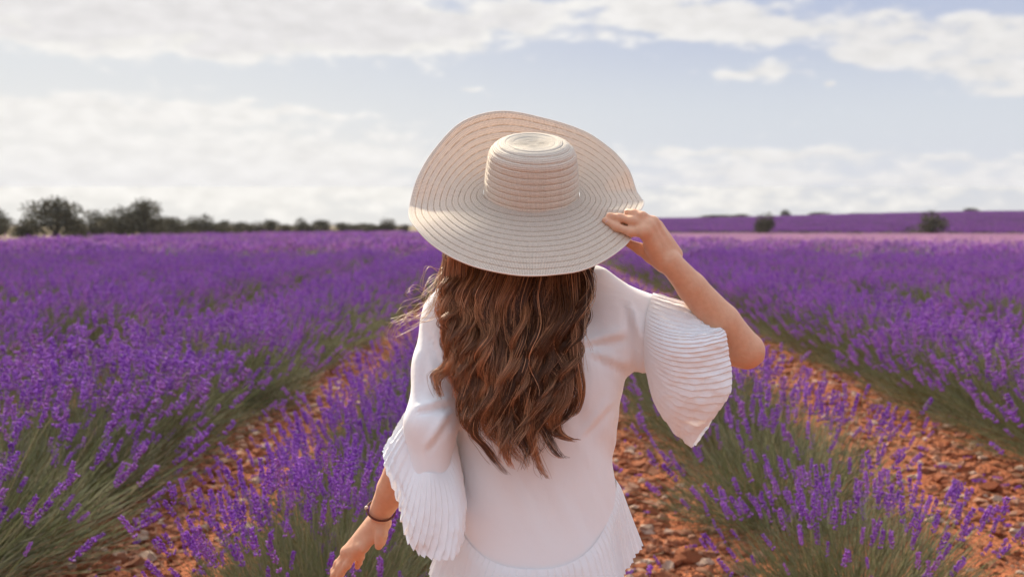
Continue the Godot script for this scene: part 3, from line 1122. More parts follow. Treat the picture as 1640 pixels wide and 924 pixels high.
func hat() -> void:
	var straw := material("straw", Color(0.97, 0.925, 0.84), 0.8, true, 0.3)
	straw.albedo_texture = weave_texture()
	straw.heightmap_enabled = true
	straw.heightmap_texture = weave_height()
	straw.heightmap_scale = 0.14
	glow_through(straw, Color(0.60, 0.45, 0.29))
	var crown_straw: StandardMaterial3D = straw.duplicate()
	crown_straw.resource_name = "crown_straw"
	glow_through(crown_straw, Color(0.03, 0.025, 0.02))
	M["crown_straw"] = crown_straw
	var up := Vector3(0.02, cos(deg_to_rad(90.0 - HAT_TILT + 2.0)), sin(deg_to_rad(90.0 - HAT_TILT + 2.0))).normalized()
	up = Vector3(0.02, sin(deg_to_rad(HAT_TILT)), cos(deg_to_rad(HAT_TILT))).normalized()
	var right := Vector3(1, 0, 0)
	right = (right - up * right.dot(up)).normalized()
	hat_x = Transform3D(Basis(right, up, right.cross(up)), at(851, 317, 2.27))
	brim_edge()
	var o := thing("straw_hat", "cream straw sun hat with a wide wavy brim worn by the woman", "hat")
	o.transform = hat_x
	var tint := noise(63, 9.0, 3)
	var mb := MB.new()
	var nu := 288
	var cuts := [0.0, 0.04, 0.09, 0.2, 0.4, 0.6, 0.8, 0.92, 0.965]
	var nv := 12 * 9 + 1
	var f := func(i, j):
		var a: float = TAU * i / nu
		var s: float = minf((j / 9 + cuts[j % 9]) / 12.0, 1.0)
		var p := brim_at(a, s)
		var q: float = 0.97 + 0.06 * tint.get_noise_2d(cos(a) * 2.0, sin(a) * 2.0 + floorf(s * 12.0) * 3.7)
		var sewn: bool = j % 9 < 2 and tint.get_noise_2d(a * 14.0, j * 1.7) > -0.12
		var turns := 60.0
		return [p, Color(q * 0.64, q * 0.52, q * 0.40) if sewn else Color(q, q, q), Vector2(a / TAU * turns, s * 12.0 * 0.5)]
	mb.sheet(nu + 1, nv, f, false, true)
	part("brim", mb.mesh(), straw, o)
	# a rolled edge
	var edge := MB.new()
	var pts := PackedVector3Array()
	for i in 161:
		pts.append(brim_at(TAU * i / 160.0, 1.0))
	var rad := PackedFloat32Array()
	rad.resize(161); rad.fill(0.0016)
	edge.tube(pts, rad, 6, PackedColorArray([Color(0.95, 0.95, 0.95)]), false)
	var plain := material("straw_edge", Color(0.76, 0.70, 0.62), 0.85, false, 0.3)
	part("brim_edge", edge.mesh(), plain, o)
	# the crown: braid wound up the wall and in over the top
	var prof := []
	var steps := 14 * 14
	for j in steps + 1:
		var t := float(j) / steps
		var x: float
		var y: float
		# the wall, a round shoulder, then the top with a shallow dent
		if t < 0.5:
			var w := t / 0.5
			x = lerpf(CROWN_R, CROWN_R * 0.925, w * w); y = w * 0.078
		elif t < 0.76:
			var w := (t - 0.5) / 0.26 * PI * 0.5
			x = CROWN_R * 0.925 - 0.036 * (1.0 - cos(w)); y = 0.078 + 0.034 * sin(w)
		else:
			var w := (t - 0.76) / 0.24
			x = lerpf(CROWN_R * 0.925 - 0.036, 0.0004, w); y = 0.112 - 0.004 * sin(w * PI * 0.5)
		prof.append(Vector2(x, y))
	var cr := MB.new()
	var g := func(i, j):
		var a: float = TAU * i / 192
		var p: Vector2 = prof[j]
		var u := fposmod(j / 14.0 + float(i) / 192.0, 1.0)
		var wob: float = 1.0 + 0.014 * tint.get_noise_2d(cos(a) * 3.0 + 20.0, sin(a) * 3.0)
		var lift := (0.0005 * sin(u * PI) - 0.0013 * exp(-pow(minf(u, 1.0 - u) / 0.07, 2.0))) * smoothstep(0.015, 0.06, p.x)
		var n := Vector2(1, 0)
		if j > 0 and j < steps:
			var e: Vector2 = prof[j + 1] - prof[j - 1]
			n = Vector2(e.y, -e.x).normalized()
		elif j == steps:
			n = Vector2(0, 1)
		var w := p * Vector2(wob, 1.0) + n * lift
		var q: float = 0.98 + 0.05 * tint.get_noise_2d(cos(a) * 2.0 + 9.0, sin(a) * 2.0 + floorf(j / 14.0) * 3.7)
		return [Vector3(cos(a) * w.x * 1.0, w.y, -sin(a) * w.x * 1.06), Color(q, q, q), Vector2(a / TAU * 30.0, j / 14.0 * 0.5)]
	cr.sheet(193, steps + 1, g, false, false)
	part("crown", cr.mesh(), crown_straw, o)

# ---------------------------------------------------------------- the woman
func finger(fd: Field, pts: Array, r0: float, r1: float) -> void:
	for i in pts.size() - 1:
		var t0 := float(i) / (pts.size() - 1)
		var t1 := float(i + 1) / (pts.size() - 1)
		fd.bone(pts[i], lerpf(r0, r1, t0), pts[i + 1], lerpf(r0, r1, t1))

func on_brim(px: float, py: float, lift: float) -> Vector3:
	return at(px, py, brim_depth(px, py) - lift)

var R := {}        # joints
func joints() -> void:
	R.neck = at(832, 452, 2.285)
	R.shoulder_r = at(986, 500, 2.30)
	R.elbow_r = at(1196, 562, 2.255)
	R.wrist_r = at(1074, 420, 2.200)
	R.shoulder_l = at(716, 506, 2.30)
	R.elbow_l = at(680, 688, 2.22)
	R.wrist_l = at(610, 818, 2.37)

func woman() -> void:
	joints()
	var o := Node3D.new()
	o.name = "person"
	add_child(o)
	tag(o, "woman seen from behind in a white blouse, one hand on her straw hat brim", "person")
	var skin := material("skin", Color(0.70, 0.41, 0.265), 0.5, false, 0.4)
	skin.albedo_texture = noise_tex(41, 0.03, 512, Color(0.94, 0.91, 0.89), Color(1, 1, 1))
	skin.uv1_triplanar = true
	skin.uv1_scale = Vector3(4, 4, 4)
	skin.rim_enabled = true                       # fine down on the skin
	skin.rim = 0.35
	skin.rim_tint = 0.4
	skin.subsurf_scatter_enabled = true
	skin.subsurf_scatter_strength = 0.12
	skin.heightmap_enabled = true
	skin.heightmap_texture = noise_tex(42, 0.08, 256)
	skin.heightmap_scale = 0.05
	var mb := MB.new()
	right_arm(mb)
	left_arm(mb)
	trunk_and_head(mb)
	part("body", mb.mesh(), skin, o)
	nails(o)
	eyes(o)
	blouse(o)
	lower_clothes(o)
	hair(o)

func right_arm(mb: MB) -> void:
	var e: Vector3 = R.elbow_r
	var w: Vector3 = R.wrist_r
	var lo := e.min(w).min(at(960, 330, 2.16)) - Vector3.ONE * 0.05
	var hi := e.max(w).max(at(960, 330, 2.16)) + Vector3.ONE * 0.05
	var f := Field.new(lo, hi, 0.0032, 0.0026)
	# forearm with its muscle near the elbow, and the point of the elbow
	var mid := e.lerp(w, 0.33)
	f.bone(e, 0.033, mid, 0.0345)
	f.bone(mid, 0.0345, e.lerp(w, 0.72), 0.0275)
	f.bone(e.lerp(w, 0.72), 0.0275, w, 0.0220)
	f.bone(at(1211, 570, 2.268), 0.0165, e, 0.027)
	f.bone(e, 0.034, R.shoulder_r.lerp(e, 0.72), 0.041)
	# palm: a slab between the wrist and the knuckles, its back to the camera
	var face: Vector3 = (cam.position - w).normalized()
	face = (face + Vector3(0.25, 0.35, 0)).normalized()
	var kn := [at(1033, 371, 2.164), at(1038, 361, 2.170), at(1046, 357, 2.184), at(1053, 362, 2.204)]
	for k in 4:
		f.bone(at([1062, 1068, 1075, 1081][k], [420, 413, 408, 407][k], 2.198 + 0.007 * k), 0.0155, kn[k], 0.0118, face, 0.82)
	f.bone(kn[0], 0.0115, kn[2], 0.0115)
	f.bone(at(1056, 415, 2.200), 0.013, at(1040, 392, 2.185), 0.012)
	# fingers lying on the brim
	finger(f, [kn[0], on_brim(1011, 372, 0.0135), on_brim(988, 364, 0.0095), on_brim(969, 353, 0.0065)], 0.0084, 0.0060)
	finger(f, [kn[1], on_brim(1013, 354, 0.0140), on_brim(993, 348.5, 0.0100), on_brim(976, 345.0, 0.0066)], 0.0083, 0.0060)
	finger(f, [kn[2], on_brim(1030, 346, 0.0125), on_brim(1016, 341.5, 0.0090), on_brim(1005, 339, 0.0062)], 0.0080, 0.0058)
	finger(f, [kn[3], at(1046, 354, 2.222), at(1036, 350, 2.240), at(1026, 350, 2.245)], 0.0078, 0.0056)
	# the thumb, under the brim
	finger(f, [at(1062, 424, 2.204), at(1042, 410, 2.206), at(1026, 399, 2.208), at(1008, 390, 2.208)], 0.0140, 0.0080)
	f.nets(mb, Color.WHITE)

func left_arm(mb: MB) -> void:
	var e: Vector3 = R.elbow_l
	var w: Vector3 = R.wrist_l
	var tip := at(520, 955, 2.46)
	var lo := e.min(w).min(tip) - Vector3.ONE * 0.05
	var hi := e.max(w).max(tip) + Vector3.ONE * 0.05
	var f := Field.new(lo, hi, 0.0033, 0.0026)
	f.bone(e, 0.030, e.lerp(w, 0.35), 0.039)
	f.bone(e.lerp(w, 0.35), 0.039, e.lerp(w, 0.72), 0.0305)
	f.bone(e.lerp(w, 0.72), 0.0305, w, 0.0235)
	f.bone(e, 0.030, R.shoulder_l.lerp(e, 0.75), 0.032)
	var face := Vector3(-0.45, 0.35, 0.8).normalized()
	var kn := [at(581, 876, 2.395), at(571, 881, 2.41), at(562, 883, 2.425), at(554, 884, 2.44)]
	for k in 4:
		f.bone(at([616, 610, 604, 600][k], [838, 836, 833, 830][k], 2.375 + 0.006 * k), 0.0145, kn[k], 0.0112, face, 0.85)
	f.bone(kn[0], 0.0108, kn[3], 0.0102)
	f.bone(at(604, 836, 2.38), 0.017, at(577, 868, 2.41), 0.013, face, 0.8)
	finger(f, [kn[0], at(577, 892, 2.425), at(574, 901, 2.45), at(572, 908, 2.468)], 0.0082, 0.0060)
	finger(f, [kn[1], at(556, 905, 2.43), at(546, 918, 2.45), at(541, 932, 2.46)], 0.0082, 0.0060)
	finger(f, [kn[2], at(545, 906, 2.45), at(536, 920, 2.468), at(532, 938, 2.478)], 0.0080, 0.0058)
	finger(f, [kn[3], at(540, 902, 2.465), at(534, 914, 2.48), at(531, 926, 2.49)], 0.0072, 0.0052)
	finger(f, [at(610, 842, 2.372), at(611, 856, 2.366), at(609, 867, 2.368), at(606, 875, 2.376)], 0.0125, 0.0078)
	f.nets(mb, Color.WHITE)

func trunk_and_head(mb: MB) -> void:
	# trunk, upper arms and legs
	var f := Field.new(Vector3(-0.30, 0.0, -2.62), Vector3(0.42, 1.45, -2.0), 0.014, 0.014)
	var hip := at(846, 905, 2.30)
	hip.y = 0.80
	var chest := at(848, 560, 2.31)
	var belly := at(856, 740, 2.31)
	f.bone(R.shoulder_l.lerp(R.neck, 0.25), 0.03, R.shoulder_r.lerp(R.neck, 0.25), 0.03)
	f.bone(chest + Vector3(-0.06, 0, 0), 0.065, belly + Vector3(-0.04, 0, 0), 0.05)
	f.bone(chest + Vector3(0.06, 0, 0), 0.065, belly + Vector3(0.04, 0, 0), 0.05)
	f.bone(R.neck - Vector3(0, 0.05, 0), 0.055, R.neck + Vector3(0, 0.06, -0.02), 0.048)
	f.bone(R.shoulder_r, 0.036, R.shoulder_r.lerp(R.elbow_r, 0.8), 0.038)
	f.bone(R.shoulder_l, 0.034, R.shoulder_l.lerp(R.elbow_l, 0.8), 0.030)
	f.bone(belly, 0.05, hip, 0.065)
	for s in [-1.0, 1.0]:
		var h := hip + Vector3(0.085 * s, -0.06, 0)
		var knee := Vector3(h.x + 0.01 * s, 0.45, h.z - 0.05)
		var ankle := Vector3(h.x + 0.01 * s, 0.12, h.z + (0.05 if s > 0 else -0.03))
		f.bone(h, 0.070, knee, 0.052)
		f.bone(knee, 0.056, knee.lerp(ankle, 0.35), 0.055)
		f.bone(knee.lerp(ankle, 0.35), 0.055, ankle, 0.034)
		f.bone(ankle - Vector3(0, 0.05, -0.02), 0.034, Vector3(ankle.x + 0.02 * s, 0.075, ankle.z - 0.15), 0.026)
	f.nets(mb, Color.WHITE)
	# head: tipped back a little, facing away
	var up := (hat_x.basis.y * 0.55 + Vector3.UP * 0.6).normalized()
	var c := hat_x.origin - hat_x.basis.y * 0.05 + Vector3(0, -0.01, -0.03)
	var fwd := (Vector3(0, 0, -1) - up * up.dot(Vector3(0, 0, -1))).normalized()
	var rt := fwd.cross(up)
	var g := Field.new(c - Vector3.ONE * 0.19, c + Vector3.ONE * 0.17, 0.0055, 0.006)
	g.bone(c + up * 0.02 - fwd * 0.015, 0.075, c + up * 0.02 + fwd * 0.025, 0.072)
	g.bone(c + fwd * 0.03 - up * 0.02, 0.066, c + fwd * 0.055 - up * 0.085, 0.036)            # face down to the chin
	g.bone(c + fwd * 0.064 - up * 0.105, 0.014, c + fwd * 0.06 - up * 0.10, 0.018)
	g.bone(c + fwd * 0.096 - up * 0.012, 0.007, c + fwd * 0.112 - up * 0.044, 0.0095)        # nose
	g.bone(c + fwd * 0.093 - up * 0.070 + rt * 0.018, 0.0055, c + fwd * 0.097 - up * 0.070 - rt * 0.018, 0.0055)   # lips
	g.bone(c + fwd * 0.091 - up * 0.079 + rt * 0.014, 0.006, c + fwd * 0.091 - up * 0.079 - rt * 0.014, 0.006)
	for s in [-1.0, 1.0]:
		g.bone(c + fwd * 0.074 + rt * 0.034 * s - up * 0.006, 0.013, c + fwd * 0.076 + rt * 0.030 * s - up * 0.006, 0.013)   # eyes
		g.bone(c + fwd * 0.083 + rt * 0.042 * s + up * 0.012, 0.007, c + fwd * 0.088 + rt * 0.016 * s + up * 0.013, 0.007)   # brows
		g.bone(c + fwd * 0.06 + rt * 0.044 * s - up * 0.04, 0.02, c + fwd * 0.05 + rt * 0.05 * s - up * 0.03, 0.02)          # cheeks
		g.bone(c + rt * 0.078 * s - up * 0.045, 0.008, c + rt * 0.084 * s - up * 0.005 - fwd * 0.008, 0.012, rt, 0.6)        # ears
	g.bone(c - up * 0.06, 0.05, R.neck + Vector3(0, 0.03, -0.01), 0.047)
	g.nets(mb, Color.WHITE)

func eyes(o: Node) -> void:
	var up := (hat_x.basis.y * 0.55 + Vector3.UP * 0.6).normalized()
	var c := hat_x.origin - hat_x.basis.y * 0.05 + Vector3(0, -0.01, -0.03)
	var fwd := (Vector3(0, 0, -1) - up * up.dot(Vector3(0, 0, -1))).normalized()
	var rt := fwd.cross(up)
	var white := material("eye_white", Color(0.75, 0.72, 0.68), 0.2)
	var iris := material("iris", Color(0.06, 0.03, 0.015), 0.15)
	for s in [-1.0, 1.0]:
		var ball := SphereMesh.new()
		ball.radius = 0.0115; ball.height = 0.023
		var e := part("eye", ball, white, o, "", Transform3D(Basis(), c + fwd * 0.0795 + rt * 0.032 * s - up * 0.006))
		var ring := SphereMesh.new()
		ring.radius = 0.0056; ring.height = 0.0112
		part("iris", ring, iris, e, "", Transform3D(Basis(), fwd * 0.0072))

func nails(o: Node) -> void:
	var m := material("nail", Color(0.66, 0.42, 0.36), 0.25, false, 0.6)
	var list := [[on_brim(972, 353.5, 0.0125), on_brim(966, 351, 0.0095)], [on_brim(979, 345, 0.0128), on_brim(973, 343.6, 0.0098)], [on_brim(1007, 339.5, 0.0118), on_brim(1002.5, 338, 0.009)]]
	for q in list:
		var mb := MB.new()
		var ax: Vector3 = (q[1] - q[0]).normalized()
		var n: Vector3 = ((cam.position - q[0]).normalized() + Vector3(0, 0.3, 0)).normalized()
		var s := ax.cross(n).normalized()
		n = s.cross(ax)
		var f := func(i, j):
			var u: float = i / 6.0 * 2.0 - 1.0
			var v: float = j / 6.0
			var w := 0.0042 * sqrt(maxf(0.05, 1.0 - pow(absf(v - 0.45) / 0.58, 4.0)))
			return [q[0] + ax * (v * 0.0105 - 0.002) + s * u * w - n * (u * u * 0.0016 - 0.0004), Color.WHITE, Vector2(u, v)]
		mb.sheet(7, 7, f)
		part("fingernail", mb.mesh(), m, o)

# ---------------------------------------------------------------- blouse
func torso_row(y: float) -> Array:     # half width, half depth, middle x, middle z at that height
	var t := (1.345 - y) / 0.56         # 0 at the shoulders, 1 at the lower back
	var hw := ramp([0.0, 0.06, 0.14, 0.25, 0.42, 0.56, 0.70, 0.84, 1.0, 1.2], [0.135, 0.172, 0.182, 0.176, 0.160, 0.155, 0.160, 0.176, 0.205, 0.235], t)
	var hd := ramp([0.0, 0.1, 0.25, 0.5, 0.75, 1.0, 1.2], [0.06, 0.088, 0.102, 0.100, 0.106, 0.122, 0.136], t)
	var cx := ramp([0.0, 0.2, 0.5, 0.8, 1.0, 1.2], [0.010, 0.018, 0.020, 0.022, 0.014, 0.012], t)
	return [hw, hd, cx, -2.305]

func torso_point(a: float, y: float) -> Vector3:    # a = 0 at the right, PI / 2 at the back (towards the camera)
	var r := torso_row(y)
	var n := 2.35
	var c := cos(a)
	var s := sin(a)
	return Vector3(r[2] + r[0] * signf(c) * pow(absf(c), 2.0 / n), y, r[3] + r[1] * signf(s) * pow(absf(s), 2.0 / n))

func hem_y(a: float) -> float:        # where the peplum is sewn on: low in the middle of the back, higher at the sides
	var s := maxf(sin(a), 0.0)
	var px_y: float = lerpf(792.0, 915.0, pow(s, 1.6)) if cos(a) > 0.0 else lerpf(812.0, 915.0, pow(s, 1.3))
	return at(840, px_y, 2.22).y

func cloth_material(called: String, freq: float) -> StandardMaterial3D:
	var m := material(called, Color(0.87, 0.91, 0.945), 0.85, false, 0.2)
	m.rim_enabled = true
	m.rim = 0.25
	m.rim_tint = 0.5
	glow_through(m, Color(0.32, 0.31, 0.30))
	m.uv1_triplanar = true
	m.uv1_scale = Vector3(freq, freq, freq)
	m.heightmap_enabled = true
	var wr := NoiseTexture2D.new()
	wr.width = 512; wr.height = 512; wr.seamless = true
	var fn := noise(51, 0.007, 2)
	fn.fractal_type = FastNoiseLite.FRACTAL_RIDGED
	fn.domain_warp_enabled = true
	fn.domain_warp_amplitude = 40.0
	wr.noise = fn
	m.heightmap_texture = wr
	m.heightmap_scale = 0.10
	return m

func blouse(o: Node3D) -> void:
	var cloth := cloth_material("white_cloth", 1.5)
	var fold := noise(55, 3.2, 3)
	# bodice and upper sleeves in one cloth
	var f := Field.new(Vector3(-0.30, 0.80, -2.50), Vector3(0.36, 1.48, -2.10), 0.0075, 0.012)
	f.shape(Vector3(-0.28, 0.80, -2.48), Vector3(0.30, 1.36, -2.12), func(p: Vector3):
		var r := torso_row(p.y)
		var q := Vector2((p.x - r[2]) / r[0], (p.z - r[3]) / r[1])
		var l := pow(pow(absf(q.x), 2.35) + pow(absf(q.y), 2.35), 1.0 / 2.35)
		var d := (l - 1.0) * minf(r[0], r[1])
		var w := fold.get_noise_3d(p.x * 1.6, p.y * 0.6, p.z * 1.6) * 0.008 + fold.get_noise_3d(p.x * 5.0 + p.y * 2.5 + 9.0, p.y * 0.7, p.z) * 0.0055
		return maxf(d + w * smoothstep(0.84, 1.02, p.y), p.y - 1.335))
	# shoulders rising to the neck
	var sr: Vector3 = R.shoulder_r
	var sl: Vector3 = R.shoulder_l
	f.bone(at(948, 462, 2.30), 0.040, sr + Vector3(-0.005, -0.004, 0), 0.050)
	f.bone(at(752, 466, 2.30), 0.040, sl + Vector3(0.012, -0.004, 0), 0.050)
	f.bone(at(948, 468, 2.30), 0.042, at(752, 470, 2.30), 0.042)
	# right upper sleeve
	f.bone(sr, 0.053, at(1052, 530, 2.295), 0.066)
	f.bone(sr + Vector3(0.0, -0.05, 0), 0.045, at(1040, 558, 2.295), 0.040)
	# left upper sleeve, wider towards the elbow
	f.bone(sl + Vector3(0.004, 0, 0), 0.046, at(704, 590, 2.27), 0.046)
	f.bone(at(704, 590, 2.27), 0.046, at(689, 680, 2.225), 0.043)
	f.bone(at(689, 680, 2.225), 0.043, at(689, 780, 2.225), 0.037)
	var mb := MB.new()
	f.nets(mb, Color.WHITE)
	# creases
	var creases := [
		[Vector3(1003, 530, 0.024), Vector3(925, 552, 0.012), 0.0065], [Vector3(1010, 585, 0.022), Vector3(940, 560, 0.012), 0.005], [Vector3(1030, 600, 0.02), Vector3(1012, 500, 0.012), 0.006], [Vector3(1040, 560, 0.02), Vector3(1003, 480, 0.010), 0.005],
		[Vector3(672, 560, 0.016), Vector3(668, 640, 0.012), 0.004], [Vector3(722, 640, 0.018), Vector3(664, 655, 0.012), 0.006], [Vector3(716, 660, 0.02), Vector3(680, 720, 0.012), 0.006], [Vector3(722, 600, 0.02), Vector3(690, 520, 0.012), 0.006],
		 [Vector3(978, 640, 0.02), Vector3(930, 700, 0.012), 0.0035],
	]
	var nrm := mb.normals()
	for k in mb.v.size():
		var p := mb.v[k]
		if nrm[k].z < -0.2:
			continue
		var q := cam.global_transform.affine_inverse() * p if cam.is_inside_tree() else cam.transform.affine_inverse() * p
		var s := Vector2(820.0 + q.x / -q.z * F, 462.0 - q.y / -q.z * F)
		var push := 0.0
		for cr in creases:
			var a := Vector2(cr[0].x, cr[0].y)
			var b := Vector2(cr[1].x, cr[1].y)
			var t := clampf((s - a).dot(b - a) / (b - a).length_squared(), -0.1, 1.1)
			var side := (s - a).cross((b - a).normalized()) / F * 2.3
			var wd: float = lerpf(cr[0].z, cr[1].z, t) * 0.55
			var fade := smoothstep(-0.1, 0.2, t) * smoothstep(1.1, 0.7, t)
			var u := side / wd
			push += cr[2] * fade * (exp(-u * u) - 0.8 * exp(-(u - 1.3) * (u - 1.3) * 1.2))
		mb.v[k] = p + nrm[k] * push * 1.15
	# leave off what lies below the seam of the peplum
	var keep := PackedInt32Array()
	for k in range(0, mb.ix.size(), 3):
		var m := (mb.v[mb.ix[k]] + mb.v[mb.ix[k + 1]] + mb.v[mb.ix[k + 2]]) / 3.0
		var r := torso_row(m.y)
		var a := atan2((m.z - r[3]) / r[1], (m.x - r[2]) / r[0])
		var on_sleeve: bool = m.x < r[2] - r[0] - 0.012
		if m.y > hem_y(a) - 0.014 or on_sleeve:
			keep.append(mb.ix[k]); keep.append(mb.ix[k + 1]); keep.append(mb.ix[k + 2])
	mb.ix = keep
	var bl := part("blouse", mb.mesh(), cloth, o)
	# peplum
	var pleated := cloth_material("pleated_cloth", 4.0)
	glow_through(pleated, Color(0.5, 0.49, 0.47))
	var pn := 92
	var per := 6
	var pm := MB.new()
	var pl := func(i, w, j):
		var t: float = i
		var a := TAU * t
		var v: float = j / 16.0
		var y0 := hem_y(a) + 0.004
		var y := y0 - v * 0.125
		var b := torso_point(a, lerpf(y0, y, 0.55))
		var c := Vector3(torso_row(y)[2], y, -2.305)
		var out := (Vector3(b.x, y, b.z) - c)
		var rad := out.length()
		out = out.normalized()
		var u: float = w
		var pleat := (u if u < 0.82 else (1.0 - u) / 0.18 * 0.82) * 0.0056 * (0.45 + 0.75 * v)
		var sway := 0.012 * v * sin(a * 7.0 + 1.0) + 0.008 * v * fold.get_noise_2d(a * 2.0, 3.0)
		return [c + out * (rad + 0.0035 + 0.004 * smoothstep(0.0, 0.15, v) + v * 0.020 + pleat * smoothstep(0.0, 0.08, v) + sway), Color.WHITE, Vector2(t, v)]
	pleat_strips(pm, pn, 17, pl, true)
	part("peplum", pm.mesh(), pleated, bl)
	# ruffles of the two bell sleeves
	var rs := [at(1047, 469, 2.275), at(1036, 505, 2.232), at(1032, 545, 2.222), at(1032, 580, 2.235), at(1038, 602, 2.27), at(1050, 590, 2.33), at(1056, 550, 2.36), at(1056, 500, 2.345)]
	var rm := [at(1100, 488, 2.262), at(1090, 524, 2.198), at(1092, 568, 2.176), at(1086, 628, 2.194), at(1060, 668, 2.255), at(1085, 640, 2.33), at(1100, 575, 2.375), at(1104, 515, 2.35)]
	var rh := [at(1134, 502, 2.25), at(1153, 524, 2.205), at(1167, 556, 2.185), at(1168, 625, 2.195), at(1108, 717, 2.255), at(1142, 668, 2.325), at(1166, 590, 2.365), at(1150, 528, 2.335)]
	part("sleeve_ruffle", ruffle(rs, rm, rh, 60, 0.0036, fold).mesh(), pleated, bl)
	var ls := [at(654, 676, 2.229), at(665, 746, 2.202), at(689, 757, 2.182), at(715, 753, 2.202), at(725, 716, 2.227), at(718, 668, 2.260), at(689, 640, 2.272), at(660, 648, 2.262)]
	var lm := [at(634, 712, 2.22), at(649, 792, 2.18), at(688, 828, 2.158), at(732, 822, 2.170), at(742, 775, 2.24), at(724, 720, 2.31), at(685, 685, 2.335), at(642, 676, 2.30)]
	var lh := [at(619, 742, 2.205), at(640, 820, 2.18), at(672, 888, 2.155), at(722, 888, 2.155), at(743, 830, 2.25), at(726, 780, 2.34), at(680, 740, 2.37), at(624, 712, 2.31)]
	part("sleeve_ruffle", ruffle(ls, lm, lh, 40, 0.0062, fold).mesh(), pleated, bl)

func ruffle(seam: Array, mid: Array, hem: Array, pleats: int, deep: float, fold: FastNoiseLite) -> MB:
	var mb := MB.new()
	var per := 6
	var n := pleats * per
	var core_a := Vector3.ZERO
	var core_b := Vector3.ZERO
	for p in seam:
		core_a += p / seam.size()
	for p in hem:
		core_b += p / hem.size()
	var f := func(i, w, j):
		var t: float = i
		var v: float = j / 22.0
		var s := curve3(seam, t, true)
		var m := curve3(mid, t, true)
		var h := curve3(hem, t, true)
		var p := s * (1.0 - v) * (1.0 - v) + (m * 2.0 - (s + h) * 0.5) * 2.0 * v * (1.0 - v) + h * v * v
		var out := (p - core_a.lerp(core_b, v)).normalized()
		var u: float = w
		var pleat := (u if u < 0.82 else (1.0 - u) / 0.18 * 0.82) * deep * smoothstep(0.0, 0.12, v) * (0.6 + 0.6 * v)
		var sway := 0.006 * v * sin(t * TAU * 5.0 + v * 2.0) + 0.006 * v * fold.get_noise_2d(t * 6.0, v * 2.0 + 7.0)
		return [p + out * (pleat + sway), Color.WHITE, Vector2(t, v)]
	pleat_strips(mb, pleats, 23, f, false)
	return mb

func pleat_strips(mb: MB, pleats: int, nv: int, at_: Callable, flip: bool) -> void:   # at_(t, place across the pleat, row)
	var widths := []
	var total := 0.0
	for p in pleats:
		var w := rf(0.8, 1.2)
		widths.append(w); total += w
	var t0 := 0.0
	for p in pleats:
		var dt: float = widths[p] / total
		for strip in [[0.0, 0.3, 0.58, 0.82], [0.82, 0.91, 1.0]]:
			var g := func(i, j): return at_.call(fposmod(t0 + dt * strip[i], 1.0), strip[i], j)
			mb.sheet(strip.size(), nv, g, false, flip)
		t0 += dt

func lower_clothes(o: Node3D) -> void:
	var m := material("denim", Color(0.52, 0.5, 0.48), 0.9, false, 0.2)
	var f := Field.new(Vector3(-0.28, 0.44, -2.55), Vector3(0.34, 0.94, -2.05), 0.012, 0.014)
	var hip := at(846, 905, 2.30)
	hip.y = 0.80
	f.bone(hip + Vector3(-0.05, 0.0, 0), 0.080, hip + Vector3(0.05, 0.0, 0), 0.080)
	for s in [-1.0, 1.0]:
		var h := hip + Vector3(0.085 * s, -0.06, 0)
		f.bone(h, 0.080, Vector3(h.x + 0.012 * s, 0.56, h.z - 0.03), 0.076)
	var mb := MB.new()
	f.nets(mb, Color.WHITE)
	part("shorts", mb.mesh(), m, o)
	# canvas shoes on the soil
	var shoe := material("canvas", Color(0.6, 0.57, 0.52), 0.9)
	for s in [-1.0, 1.0]:
		var a := Vector3(hip.x + 0.095 * s, 0.12, hip.z + (0.05 if s > 0 else -0.03))
		var g := Field.new(a + Vector3(-0.09, -0.13, -0.26), a + Vector3(0.09, 0.03, 0.1), 0.009, 0.008)
		g.bone(a + Vector3(0, -0.06, 0.025), 0.040, a + Vector3(0.01 * s, -0.065, -0.08), 0.038)
		g.bone(a + Vector3(0.01 * s, -0.065, -0.08), 0.038, a + Vector3(0.02 * s, -0.07, -0.17), 0.033)
		var sm := MB.new()
		g.nets(sm, Color.WHITE)
		part("shoe", sm.mesh(), shoe, o)

